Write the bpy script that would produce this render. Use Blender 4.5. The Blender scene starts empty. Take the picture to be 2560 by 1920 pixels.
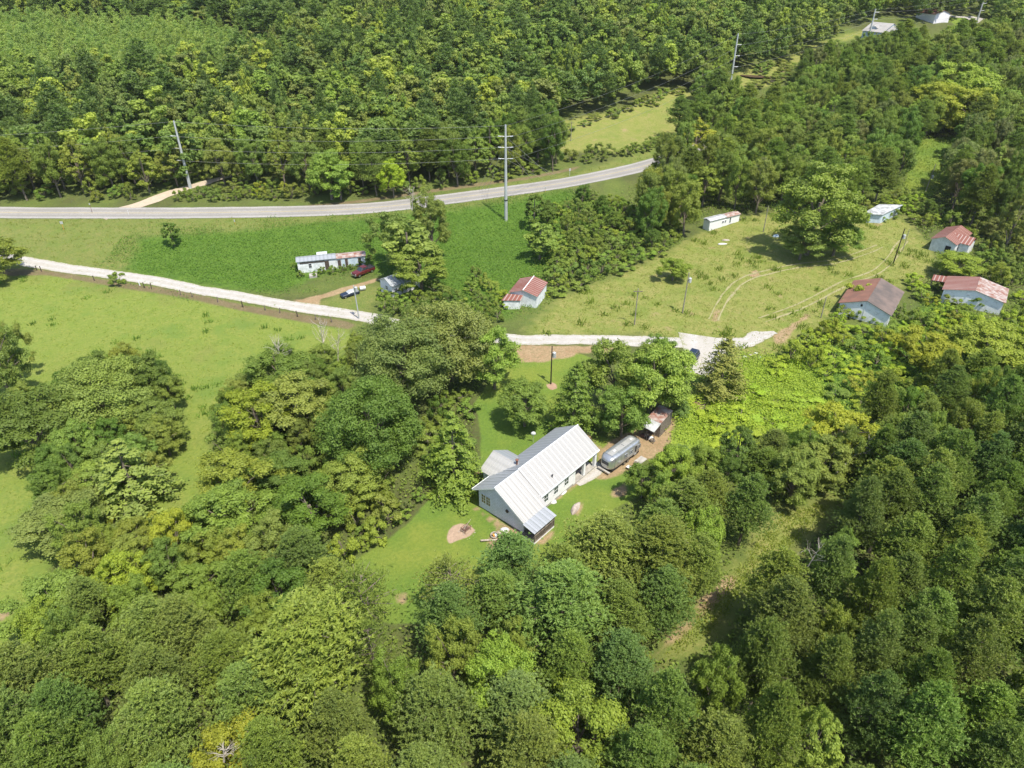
import bpy, math, random
import numpy as np
from mathutils import Vector, Matrix
R=math.radians
C=bpy.context.scene.collection
scene=bpy.context.scene
random.seed(7); rng=np.random.default_rng(7)
# ---------------------------------------------------------------- camera, world, sun, exposure
FPX=1777.0; CAMH=68.0; PITCH=R(33)
cam=bpy.data.cameras.new('camera'); cam.sensor_width=36; cam.lens=36*FPX/2560; cam.clip_end=9000; cam.clip_start=1
camo=bpy.data.objects.new('camera',cam); C.objects.link(camo)
camo.location=(0,0,CAMH); camo.rotation_euler=(math.pi/2-PITCH,0,0); scene.camera=camo
SUN_EL=R(64); SUN_AZ=math.atan2(.59,-.80)      # towards the sun: x=.59, y=-.80
w=bpy.data.worlds.new('World'); scene.world=w; w.use_nodes=True
nt=w.node_tree; bg=nt.nodes['Background']; sky=nt.nodes.new('ShaderNodeTexSky'); sky.sky_type='NISHITA'
sky.sun_disc=False; sky.sun_elevation=SUN_EL; sky.sun_rotation=SUN_AZ; sky.altitude=200; sky.air_density=1.0; sky.dust_density=1.5
nt.links.new(sky.outputs[0],bg.inputs[0]); bg.inputs[1].default_value=0.15
sl=bpy.data.lights.new('sun','SUN'); sl.energy=4.6; sl.angle=R(.5); sl.color=(1,.935,.8)
so=bpy.data.objects.new('sun',sl); C.objects.link(so)
sd=Vector((math.sin(SUN_AZ)*math.cos(SUN_EL),math.cos(SUN_AZ)*math.cos(SUN_EL),math.sin(SUN_EL)))
so.rotation_euler=sd.to_track_quat('Z','Y').to_euler(); so.location=(60,-60,120)
scene.view_settings.view_transform='Standard'; scene.view_settings.look='None'
scene.view_settings.exposure=.72; scene.view_settings.gamma=1
try:
    scene.cycles.max_bounces=5; scene.cycles.diffuse_bounces=3; scene.cycles.glossy_bounces=2
    scene.cycles.transmission_bounces=3; scene.cycles.volume_bounces=0; scene.cycles.transparent_max_bounces=6
except Exception: pass
# ---------------------------------------------------------------- terrain height
HWL=[(-600,190),(-300,186),(-137,184.5),(-80,184.6),(-40,188),(-10,199),(18,210),(45,226),(72,250),(110,290),(170,340),(260,400)]
HW=np.array(HWL,float)
def sst(a,b,x):
    t=np.clip((x-a)/(b-a),0,1); return t*t*(3-2*t)
def pdist(P,X,Y):
    d=np.full(X.shape,1e9)
    for (x0,y0),(x1,y1) in zip(P[:-1],P[1:]):
        dx,dy=x1-x0,y1-y0; t=np.clip(((X-x0)*dx+(Y-y0)*dy)/(dx*dx+dy*dy),0,1)
        d=np.minimum(d,np.hypot(X-x0-t*dx,Y-y0-t*dy))
    return d
RY=np.array([-100,200,250,300,350,420,520,800,1500,3000,9000]); RZ=np.array([0,0,4,11,19,28,37,56,75,85,90])
def hgt(X,Y):
    X=np.asarray(X,float); Y=np.asarray(Y,float)
    z=0.45*np.sin(X*.045+1.1)*np.cos(Y*.05)+.3*np.sin(X*.11+Y*.07)
    z=z*np.clip(pdist(np.array([(5,76),(15,85)],float),X,Y)/25-.3,0,1)
    Y2=Y-np.clip(X*.12,-30,10)
    z=z+np.interp(Y2,RY,RZ)
    z=z+sst(60,170,X)*sst(140,240,Y)*4
    yl=np.interp(X,HW[:,0],HW[:,1]); d=Y-yl
    z=z*sst(5,14,np.abs(d)) + (1-sst(5,14,np.abs(d)))*(2.8+np.interp(yl-np.clip(X*.12,-30,10),RY,RZ)*.9)
    z=z+np.where(d<0,(1-sst(5,32,-d))*2.8*sst(5,14,-d),0)+np.where(d>0,2.6*sst(5,14,d),0)
    zp=26.0*0
    return z
def hz(x,y): return float(hgt(np.array([x]),np.array([y]))[0])
def ray(px,py):
    u=(px-1280)/FPX; v=(960-py)/FPX
    return Vector((u,math.cos(PITCH)+v*math.sin(PITCH),-math.sin(PITCH)+v*math.cos(PITCH)))
def at(px,py,z=0.0):            # point on the ground (plus z) seen at a photograph pixel
    d=ray(px,py); t=20.0
    for i in range(4000):
        p=d*t; g=CAMH+p.z-hz(p.x,p.y)-z
        if g<=0.01 or t>2500: break
        t+=max(.05,min(8,g*.5))
    return Vector((d.x*t,d.y*t,CAMH+d.z*t-z))      # z of the ground there
def atz(px,py,z):
    d=ray(px,py); t=(z-CAMH)/d.z; return Vector((d.x*t,d.y*t,z))
def hpx(base,px,py):            # height of a vertical thing standing at base whose top is seen at row py
    best=0;bd=1e9
    for k in range(1,800):
        h=k*.05; q=Vector((base.x,base.y,base.z+h-CAMH)); zc=q.y*math.cos(PITCH)-q.z*math.sin(PITCH); yc=q.y*math.sin(PITCH)+q.z*math.cos(PITCH)
        r=960-FPX*yc/zc
        if abs(r-py)<bd: bd=abs(r-py); best=h
    return best
# ---------------------------------------------------------------- materials
def NM(name):
    m=bpy.data.materials.new(name); m.use_nodes=True; n=m.node_tree; return m,n,n.nodes['Principled BSDF']
def noise(n,scale,detail=4,co=None,rough=.55):
    t=n.nodes.new('ShaderNodeTexNoise'); t.inputs['Scale'].default_value=scale; t.inputs['Detail'].default_value=detail; t.inputs['Roughness'].default_value=rough
    if co is not None: n.links.new(co,t.inputs['Vector'])
    return t.outputs['Fac']
def mixc(n,f,a,b,mode='MIX'):
    x=n.nodes.new('ShaderNodeMix'); x.data_type='RGBA'; x.blend_type=mode
    for v,i in ((f,0),(a,6),(b,7)):
        if isinstance(v,(int,float)): x.inputs[i].default_value=v
        elif isinstance(v,tuple): x.inputs[i].default_value=(*v[:3],1)
        else: n.links.new(v,x.inputs[i])
    return x.outputs[2]
def mr(n,v,a,b,c=0.,d=1.,smooth=False):
    x=n.nodes.new('ShaderNodeMapRange'); x.inputs[1].default_value=a;x.inputs[2].default_value=b;x.inputs[3].default_value=c;x.inputs[4].default_value=d
    if smooth: x.interpolation_type='SMOOTHSTEP'
    n.links.new(v,x.inputs[0]); return x.outputs[0]
def mth(n,op,a,b=0.):
    x=n.nodes.new('ShaderNodeMath'); x.operation=op
    for v,i in ((a,0),(b,1)):
        if isinstance(v,(int,float)): x.inputs[i].default_value=v
        else: n.links.new(v,x.inputs[i])
    return x.outputs[0]
def bump(n,b,h,s=.5,d=.1):
    x=n.nodes.new('ShaderNodeBump'); x.inputs['Strength'].default_value=s; x.inputs['Distance'].default_value=d
    n.links.new(h,x.inputs['Height']); n.links.new(x.outputs[0],b.inputs['Normal'])
def objco(n):
    return n.nodes.new('ShaderNodeTexCoord').outputs['Object']
def geoco(n):
    return n.nodes.new('ShaderNodeNewGeometry').outputs['Position']
def flat(name,c,rough=.7,metal=0.,var=.18,scale=3.,c2=None,bs=0.,spec=None):
    m,n,b=NM(name); co=objco(n); f=noise(n,scale,5,co)
    c2=c2 or tuple(x*(1-var*2) for x in c)
    col=mixc(n,mr(n,f,.35,.65),c2,c); n.links.new(col,b.inputs['Base Color'])
    b.inputs['Roughness'].default_value=rough; b.inputs['Metallic'].default_value=metal
    if spec is not None: b.inputs['Specular IOR Level'].default_value=spec
    if bs: bump(n,b,f,bs,.03)
    return m
M={}
M['white_wall']=flat('painted_board',(.76,.75,.8),.6,c2=(.66,.65,.7),scale=2)
M['old_white']=flat('weathered_white_board',(.7,.73,.76),.7,c2=(.47,.5,.51),scale=1.3)
M['blue_white']=flat('pale_blue_panel',(.5,.6,.68),.6,c2=(.36,.45,.52),scale=1.2)
M['dark']=flat('dark_opening',(.015,.015,.018),.8)
M['trim']=flat('white_trim',(.7,.72,.74),.5,var=.06)
M['wood']=flat('grey_wood',(.2,.17,.14),.8,c2=(.08,.065,.055),scale=4)
M['darkwood']=flat('dark_wood',(.09,.065,.05),.8,c2=(.04,.03,.025),scale=4)
M['pole']=flat('weathered_pole',(.27,.25,.22),.8,c2=(.17,.15,.13),scale=2)
M['black']=flat('creosote_black',(.03,.022,.018),.6)
M['steel']=flat('galvanised_steel',(.5,.52,.53),.5,.3,c2=(.4,.42,.43),scale=.4)
M['wire']=flat('conductor',(.42,.42,.38),.5,.4)
M['bark']=flat('bark',(.2,.17,.13),.9,c2=(.1,.08,.06),scale=3)
M['deadwood']=flat('bare_grey_wood',(.42,.38,.33),.9,c2=(.27,.24,.2),scale=3)
M['tyre']=flat('rubber',(.02,.02,.02),.8)
M['rim']=flat('wheel_rim',(.5,.5,.5),.35,.8)
M['concrete']=flat('pale_concrete',(.36,.345,.32),.8,c2=(.24,.225,.205),scale=1.5)
M['stone']=flat('pale_stone',(.42,.38,.34),.9,c2=(.25,.2,.17),scale=1.2,bs=.6)
M['tarp']=flat('white_plastic',(.55,.55,.55),.5,c2=(.5,.5,.5),scale=2)
M['rust']=flat('rusty_iron',(.2,.09,.06),.8,c2=(.07,.04,.035),scale=3)
M['orange']=flat('orange_marker',(.7,.3,.05),.6)
M['glass']=flat('dark_glass',(.03,.04,.05),.08,.0,var=0)
M['winglass']=flat('curtained_window',(.32,.25,.1),.15,c2=(.12,.1,.05),scale=2)
M['navy']=flat('dark_blue_paint',(.02,.03,.055),.2,.2,var=.05)
M['maroon']=flat('maroon_paint',(.13,.022,.025),.3,.2,var=.12)
M['alu']=flat('polished_aluminium',(.52,.54,.56),.33,.72,c2=(.42,.44,.46),scale=.8)
M['alu_roof']=flat('sunlit_aluminium_roof',(.42,.42,.41),.5,.35,c2=(.34,.34,.33),scale=.8)
M['straw']=flat('dry_junk',(.4,.34,.28),.9,c2=(.18,.15,.12),scale=5)
def roofmat(name,ca,cb,axis,pitch,width,rough=.5,metal=.3,patch=.5,ps=.35):
    # ca plain sheet, cb the other colour of the sheet, in stripes along the fall of the roof
    m,n,b=NM(name); co=objco(n); sx=n.nodes.new('ShaderNodeSeparateXYZ'); n.links.new(co,sx.inputs[0])
    v=mth(n,'FRACT',mth(n,'DIVIDE',sx.outputs[axis],pitch)); s=mr(n,mth(n,'ABSOLUTE',mth(n,'SUBTRACT',v,.5)),width-.06,width+.06)
    f=noise(n,ps,5,co); g=noise(n,6,3,co)
    s=mth(n,'MULTIPLY',s,mr(n,f,.2,.5,.35,1.)); s=mth(n,'MINIMUM',mth(n,'ADD',s,mr(n,g,.62,.8,0,.5)),1.)
    n.links.new(mixc(n,s,ca,cb),b.inputs['Base Color']); b.inputs['Roughness'].default_value=rough; b.inputs['Metallic'].default_value=metal
    return m
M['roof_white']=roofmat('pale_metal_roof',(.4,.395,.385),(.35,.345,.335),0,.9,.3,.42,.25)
M['roof_grey']=roofmat('grey_and_shaded_metal_roof',(.36,.38,.41),(.3,.32,.34),0,.9,.3,.45,.3)  # own grey on other roofs; shade put into colour on the farmhouse's back slopes
M['roof_red']=roofmat('rust_striped_roof',(.2,.075,.055),(.38,.3,.275),0,.78,.39,.6,.15,1)
M['roof_redx']=roofmat('rust_striped_roof_across',(.2,.075,.055),(.38,.3,.275),1,.8,.39,.6,.15,1)
M['roof_rustmix']=flat('patchy_rust_roof',(.4,.36,.34),.7,.2,c2=(.22,.09,.06),scale=1.1)
M['roof_silver']=flat('bleached_metal_roof',(.6,.62,.64),.5,.3,c2=(.3,.31,.32),scale=.9)
M['shingle']=flat('brown_shingle',(.155,.115,.1),.9,c2=(.085,.07,.065),scale=.35,bs=.1)
M['shingle_red']=flat('reddish_shingle',(.21,.1,.07),.9,c2=(.15,.075,.055),scale=.5)
M['shingle_grey']=flat('grey_shingle',(.3,.29,.28),.9,c2=(.24,.23,.22),scale=.6)
def asphalt():
    m,n,b=NM('pale_asphalt'); p=geoco(n); f=noise(n,.12,5,p); g=noise(n,3,3,p)
    at_=n.nodes.new('ShaderNodeAttribute'); at_.attribute_name='across'
    c=mixc(n,mr(n,f,.35,.65),(.25,.24,.225),(.3,.285,.27)); c=mixc(n,mr(n,g,.4,.7),c,(.2,.19,.18))
    lane=mth(n,'ABSOLUTE',mth(n,'SUBTRACT',mth(n,'ABSOLUTE',mth(n,'SUBTRACT',at_.outputs['Fac'],.5)),.24))   # worn wheel tracks
    c=mixc(n,mr(n,lane,.02,.11,.55,0.),c,(.17,.16,.15))
    n.links.new(c,b.inputs['Base Color']); b.inputs['Roughness'].default_value=.85; return m
M['asphalt']=asphalt()
def gravel(name,a,bcol,grass=.0):
    m,n,b=NM(name); p=geoco(n); f=noise(n,.6,5,p); g=noise(n,5,4,p,.7)
    c=mixc(n,mr(n,f,.35,.65),a,bcol); c=mixc(n,mr(n,g,.35,.75),c,tuple(x*.72 for x in bcol))
    if grass:
        c=mixc(n,mr(n,noise(n,.9,6,p,.7),.60,.66,0,grass),c,(.13,.17,.05)); aa=n.nodes.new('ShaderNodeAttribute'); aa.attribute_name='across'
        ed=mth(n,'ABSOLUTE',mth(n,'SUBTRACT',aa.outputs['Fac'],.5)); nn=mth(n,'SUBTRACT',noise(n,1.6,5,p,.7),.5)
        c=mixc(n,mr(n,mth(n,'ADD',ed,mth(n,'MULTIPLY',nn,.55)),.43,.5),c,(.17,.19,.06))
        c=mixc(n,mr(n,mth(n,'SUBTRACT',mth(n,'MULTIPLY',nn,1.2),mth(n,'MULTIPLY',ed,1.)),.02,.12,0,.75),c,(.19,.19,.09))
        tr_=mth(n,'ABSOLUTE',mth(n,'SUBTRACT',ed,.24)); c=mixc(n,mr(n,tr_,.03,.1,.0,.35),c,(.3,.27,.22))
    n.links.new(c,b.inputs['Base Color']); b.inputs['Roughness'].default_value=.95; bump(n,b,g,.5,.04); return m
M['gravel']=gravel('white_gravel',(.46,.445,.43),(.37,.355,.335),.9)
M['gravel_tan']=gravel('tan_gravel',(.48,.4,.31),(.4,.33,.25))
M['paint_white']=flat('road_paint_white',(.62,.62,.6),.7); M['paint_yellow']=flat('road_paint_yellow',(.5,.38,.12),.7,c2=(.4,.34,.2))
M['track']=gravel('worn_grass',(.28,.26,.1),(.25,.23,.08),.8)
def foliage(name,objcol=True,ramp=None,trans=.36):
    m,n,b=NM(name)
    oi=n.nodes.new('ShaderNodeObjectInfo'); a=n.nodes.new('ShaderNodeAttribute'); a.attribute_name='tint'
    if objcol: base=oi.outputs['Color']
    else:
        cr=n.nodes.new('ShaderNodeValToRGB'); cr.color_ramp.interpolation='LINEAR'
        e=cr.color_ramp.elements
        while len(e)<len(ramp): e.new(.5)
        for k,c in enumerate(ramp): e[k].position=k/(len(ramp)-1); e[k].color=(*c,1)
        n.links.new(oi.outputs['Random'],cr.inputs[0]); base=cr.outputs[0]
    t=a.outputs['Fac']
    lo=mixc(n,1.,base,(.78,.84,.85),'MULTIPLY'); hi=mixc(n,1.,base,(1.26,1.26,.95),'MULTIPLY')
    c=mixc(n,t,lo,hi)
    n.links.new(c,b.inputs['Base Color']); b.inputs['Roughness'].default_value=.55; b.inputs['Specular IOR Level'].default_value=.25
    tr=n.nodes.new('ShaderNodeBsdfTranslucent'); n.links.new(mixc(n,1.,c,(1.15,1.35,.6),'MULTIPLY'),tr.inputs[0])
    ms=n.nodes.new('ShaderNodeMixShader'); ms.inputs[0].default_value=trans
    out=n.nodes['Material Output']; n.links.new(b.outputs[0],ms.inputs[1]); n.links.new(tr.outputs[0],ms.inputs[2]); n.links.new(ms.outputs[0],out.inputs[0])
    return m
M['leaf']=foliage('leaves')
FARC=[(.13,.19,.06),(.2,.25,.065),(.17,.19,.07),(.11,.17,.06),(.24,.29,.065),(.14,.2,.06),(.21,.23,.075),(.12,.185,.06),(.19,.26,.06),(.29,.32,.065),(.16,.21,.07)]
FARC=[(c[0]*1.16,c[1]*1.17,c[2]*.95) for c in FARC]
M['leaf_young']=foliage('needles_of_young_pines',False,[(.26,.35,.12),(.29,.38,.12),(.33,.39,.12),(.25,.33,.11)])
M['leaf_far']=foliage('leaves_of_the_far_wood',False,FARC)
M['leaf_pine_far']=foliage('needles_of_the_far_wood',False,[(.13,.19,.06),(.15,.21,.07),(.12,.17,.055),(.16,.22,.065)])
# ---------------------------------------------------------------- mesh helpers
def npmesh(name,V,Q,attrs=None,smooth=False):
    me=bpy.data.meshes.new(name); V=np.asarray(V,np.float32); Q=np.asarray(Q,np.int32); k=Q.shape[1]
    me.vertices.add(len(V)); me.vertices.foreach_set('co',V.ravel())
    me.loops.add(Q.size); me.loops.foreach_set('vertex_index',Q.ravel())
    me.polygons.add(len(Q)); me.polygons.foreach_set('loop_start',np.arange(0,Q.size,k,dtype=np.int32))
    try: me.polygons.foreach_set('loop_total',np.full(len(Q),k,np.int32))
    except Exception: pass
    if smooth: me.polygons.foreach_set('use_smooth',np.ones(len(Q),bool))
    me.update(calc_edges=True)
    for an,av in (attrs or {}).items():
        at_=me.attributes.new(an,'FLOAT','POINT'); at_.data.foreach_set('value',np.asarray(av,np.float32))
    return me
class MB:
    def __init__(s): s.v=[]; s.f=[]
    def add(s,vs,fs):
        o=len(s.v); s.v+= [tuple(x) for x in vs]; s.f+=[tuple(i+o for i in f) for f in fs]; return s
    def box(s,x0,x1,y0,y1,z0,z1):
        return s.add([(x0,y0,z0),(x1,y0,z0),(x1,y1,z0),(x0,y1,z0),(x0,y0,z1),(x1,y0,z1),(x1,y1,z1),(x0,y1,z1)],
              [(0,3,2,1),(4,5,6,7),(0,1,5,4),(1,2,6,5),(2,3,7,6),(3,0,4,7)])
    def slab(s,q,th):      # quad q (4 points) given thickness downwards along its normal
        q=[Vector(p) for p in q]; n=(q[1]-q[0]).cross(q[2]-q[0]).normalized()
        if n.z<0: n=-n
        return s.add([*q,*[p-n*th for p in q]],[(0,1,2,3),(7,6,5,4),(0,4,5,1),(1,5,6,2),(2,6,7,3),(3,7,4,0)])
    def prism(s,poly,x0,x1):   # polygon in (y,z) run along x
        k=len(poly); vs=[(x0,a,b) for a,b in poly]+[(x1,a,b) for a,b in poly]
        return s.add(vs,[tuple(range(k))[::-1],tuple(range(k,2*k))]+[(i,(i+1)%k,(i+1)%k+k,i+k) for i in range(k)])
    def tube(s,a,b,r0,r1=None,n=8):
        r1=r0 if r1 is None else r1; a=Vector(a); b=Vector(b); d=(b-a).normalized()
        u=d.orthogonal().normalized(); w_=d.cross(u)
        vs=[a+(u*math.cos(t)+w_*math.sin(t))*r0 for t in [2*math.pi*i/n for i in range(n)]]+[b+(u*math.cos(t)+w_*math.sin(t))*r1 for t in [2*math.pi*i/n for i in range(n)]]
        return s.add(vs,[tuple(range(n))[::-1],tuple(range(n,2*n))]+[(i,(i+1)%n,(i+1)%n+n,i+n) for i in range(n)])
    def loft(s,rings):         # closed loops of equal length
        n=len(rings[0]); vs=[p for r in rings for p in r]; fs=[]
        for k in range(len(rings)-1):
            for i in range(n): j=(i+1)%n; fs.append((k*n+i,k*n+j,(k+1)*n+j,(k+1)*n+i))
        fs.append(tuple(range(n))[::-1]); fs.append(tuple(range((len(rings)-1)*n,len(rings)*n))); return s.add(vs,fs)
    def build(s,name,mat,parent=None,bevel=0.,smooth=False):
        me=bpy.data.meshes.new(name); me.from_pydata(s.v,[],s.f); me.materials.append(M[mat] if isinstance(mat,str) else mat)
        if smooth:
            for p in me.polygons: p.use_smooth=True
        o=bpy.data.objects.new(name,me); C.objects.link(o); o.parent=parent
        if bevel: m=o.modifiers.new('bevel','BEVEL'); m.width=bevel; m.segments=2
        return o
def tag(o,label=None,cat=None,group=None,kind=None):
    if label: o['label']=label
    if cat: o['category']=cat
    if group: o['group']=group
    if kind: o['kind']=kind
    return o
def thing(name,label,cat,loc,rz=0.,group=None,tilt=(0,0)):
    o=bpy.data.objects.new(name,None); o.empty_display_size=.5; C.objects.link(o); o.location=loc; o.rotation_euler=(tilt[0],tilt[1],rz)
    return tag(o,label,cat,group)
def meshobj(name,me,mat,parent=None):
    if mat: me.materials.append(M[mat] if isinstance(mat,str) else mat)
    o=bpy.data.objects.new(name,me); C.objects.link(o); o.parent=parent; return o
# ---------------------------------------------------------------- ground, one sheet, with signed distances of each kind of cover
def W(poly,z=0.): return np.array([tuple(at(x,y,z))[:2] for x,y in poly])
def sdf(P,X,Y):   # >0 inside
    d=pdist(np.vstack([P,P[:1]]),X,Y); ins=np.zeros(X.shape,bool); n=len(P)
    for i in range(n):
        x0,y0=P[i]; x1,y1=P[(i+1)%n]
        c=((y0>Y)!=(y1>Y))&(X<(x1-x0)*(Y-y0)/((y1-y0) if abs(y1-y0)>1e-9 else 1e-9)+x0); ins^=c
    return np.where(ins,d,-d)
def zz(pts,sc,ox,oy): return [(ox+x/sc,oy+y/sc) for x,y in pts]
Z1=lambda p: zz(p,3.95,1140,1020)
Z3=lambda p: zz(p,5.53,700,580)
Z7=lambda p: zz(p,3.318,1560,1100)
ZONES={
 'pasture':[[(-500,690),(0,688),(150,690),(300,718),(500,755),(700,792),(870,824),(900,860),(830,900),(700,930),(600,980),(520,1100),(560,1250),(450,1300),(250,1290),(130,1420),(90,1600),(10,1850),(-500,1850)]],
 'verge':[[(-500,535),(0,535),(200,530),(420,535),(700,525),(900,512),(1100,488),(1300,455),(1480,420),(1640,370),(1640,420),(1300,500),(900,548),(600,576),(350,590),(300,700),(0,655),(-500,650)],
          [(-500,640),(30,650),(300,700),(600,755),(890,808),(890,822),(600,775),(300,720),(0,690),(-500,690)],
          Z3([(560,930),(900,840),(1150,740),(1400,760),(1500,850),(1300,1000),(1200,1150),(700,1080),(520,1010)])],
 'kudzu':[[(300,600),(600,572),(900,545),(1150,512),(1290,492),(1400,470),(1500,520),(1450,620),(1330,700),(1270,800),(1130,770),(1000,700),(950,690),(900,660),(800,690),(700,730),(580,726),(330,690),(270,650)],
          [(1690,1080),(1760,960),(1830,900),(1960,890),(2100,860),(2260,800),(2330,740),(2450,790),(2500,900),(2200,1000),(2000,1080),(1820,1120)]],
 'lime':[[(1670,1110),(1740,970),(1810,910),(1900,890),(1990,900),(2060,960),(2080,1060),(1960,1140),(1780,1150)]],
 'meadow':[[(1320,825),(1400,745),(1540,690),(1650,640),(1740,590),(1840,545),(1930,530),(2150,560),(2260,540),(2330,620),(2340,690),(2120,750),(2070,800),(1990,870),(1880,905),(1800,870),(1600,835),(1320,842)],
          [(1380,310),(1560,270),(1690,215),(1760,240),(1690,330),(1560,380),(1390,380)],
          [(1820,230),(1850,165),(1960,150),(2010,120),(2120,85),(2180,70),(2190,88),(2060,112),(1990,160),(1930,215)],
          Z7([(1700,480),(1500,540),(1280,580),(1100,760),(980,1000),(850,1090),(780,1240),(620,1330),(600,1440),(440,1600),(250,1800),(500,1800),(800,1560),(1000,1300),(1250,1100),(1450,900),(1600,750),(1750,600)]),
          [(470,25),(560,25),(560,50),(470,55)]],
 'lawn':[[(1185,1010),(1215,965),(1270,905),(1440,880),(1490,900),(1440,1000),(1400,1060),(1500,1090),(1560,1110),(1600,1150),(1600,1240),(1500,1290),(1440,1350),(1350,1420),(1240,1440),(1080,1560),(960,1560),(890,1460),(850,1420),(925,1378),(1018,1312),(1068,1252),(1130,1205),(1200,1150),(1200,1060)],
         [(2300,350),(2400,340),(2370,440),(2330,490),(2255,490),(2270,430)],[(2362,40),(2450,50),(2430,66),(2375,60)],
         [(1730,925),(1790,940),(1800,1000),(1800,1040),(1730,1030),(1740,960)]],
 'soil':[Z3([(100,960),(400,905),(650,840),(900,765),(1200,675),(1400,625),(1300,700),(1000,790),(800,860),(560,930),(520,1020),(300,1000)]),
         [(1255,861),(1385,865),(1520,866),(1560,880),(1440,884),(1432,893),(1385,898),(1360,906),(1298,906),(1265,890)],
         Z1([(1370,610),(1400,700),(1530,700),(1670,640),(1830,520),(1990,480),(2110,470),(2110,300),(2190,60),(1900,120),(1700,250),(1500,330),(1420,430),(1300,200),(1230,100),(1180,200),(1420,480)]),
         Z1([(1560,800),(1680,740),(1700,880),(1520,880)]),
         Z1([(880,930),(1000,870),(1150,760),(1150,730),(1240,650),(1290,700),(1180,770),(1000,900),(920,960)]),
         Z1([(130,960),(250,1000),(420,1110),(520,1170),(640,1200),(640,1300),(340,1400),(290,1350),(320,1280),(400,1240),(400,1170),(300,1100),(180,1010)]),
         Z1([(770,1330),(900,1260),(1010,1130),(1000,1150),(940,1270),(800,1400)]),
         Z1([(1130,1010),(1220,920),(1260,960),(1190,1060)]),
         [(1996,1100+0),(1,1)] ,
         [(1930,838),(1975,815),(2015,785),(2025,788),(1985,825),(1960,855),(1940,860)],
         [(1868,690),(1890,675),(1903,690),(1890,695)],[(1785,780),(1800,770),(1795,805),(1780,800)],
         [(2350,580),(2351,581),(2352,580)],
         Z7([(830,1110),(960,1150),(860,1250),(720,1400),(600,1450),(610,1330),(760,1220)]),
         [(1700,1560),(1745,1535),(1755,1545),(1720,1580),(1640,1640)],
         [(1720,990),(1790,980),(1785,1010),(1740,1030)],[(990,1490),(1015,1480),(1020,1510),(995,1510)],[(0,1520),(30,1530),(20,1550),(-10,1550)]],
 'ash':[Z1([(-90,1270),(-60,1180),(0,1145),(80,1140),(150,1175),(195,1195),(170,1250),(90,1290),(0,1310),(-80,1350),(-95,1310)])],
 'mulch':[[(1366,962),(1366,955),(1378,956),(1392,960),(1394,970),(1385,976),(1370,972)]],
 'brown':[[(-300,668),(0,670),(113,675),(226,694),(316,708),(407,720),(497,737),(608,762),(740,783),(868,803),(890,812),(870,822),(740,802),(608,778),(497,752),(407,735),(316,722),(226,706),(113,687),(0,690),(-300,690)],
          [(560,540),(700,520),(900,500),(1100,470),(1300,445),(1450,415),(1440,424),(1300,452),(1100,478),(900,507),(700,527),(560,545)]],
}
ZONES['soil']=[z for z in ZONES['soil'] if len(z)>3]
def grad(a,b,step,growth,n): 
    out=[b]; s=step
    for i in range(n): s*=growth; out.append(out[-1]+s)
    return out
xs=np.arange(-175,175.1,1.0); ext=np.array(grad(0,175,1.,1.14,42)[1:]); xs=np.concatenate([-ext[::-1],xs,ext])
ys=np.arange(14,300.1,1.0); ey=np.array(grad(0,300,1.,1.07,68)[1:]); ys=np.concatenate([np.linspace(-400,10,30),ys,ey])
GX,GY=np.meshgrid(xs,ys); GZ=hgt(GX,GY)
nx,ny=len(xs),len(ys)
idx=np.arange(nx*ny).reshape(ny,nx)
Q=np.stack([idx[:-1,:-1],idx[:-1,1:],idx[1:,1:],idx[1:,:-1]],-1).reshape(-1,4)
attrs={}; ZW={}
for k,pl in ZONES.items():
    ZW[k]=[W(p) for p in pl]
    s=np.full(GX.shape,-60.)
    for P in ZW[k]: s=np.maximum(s,sdf(P,GX,GY))
    attrs[k]=np.clip(s,-60,60).ravel()
gm=npmesh('ground',np.stack([GX,GY,GZ],-1).reshape(-1,3),Q,attrs,True)
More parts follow.
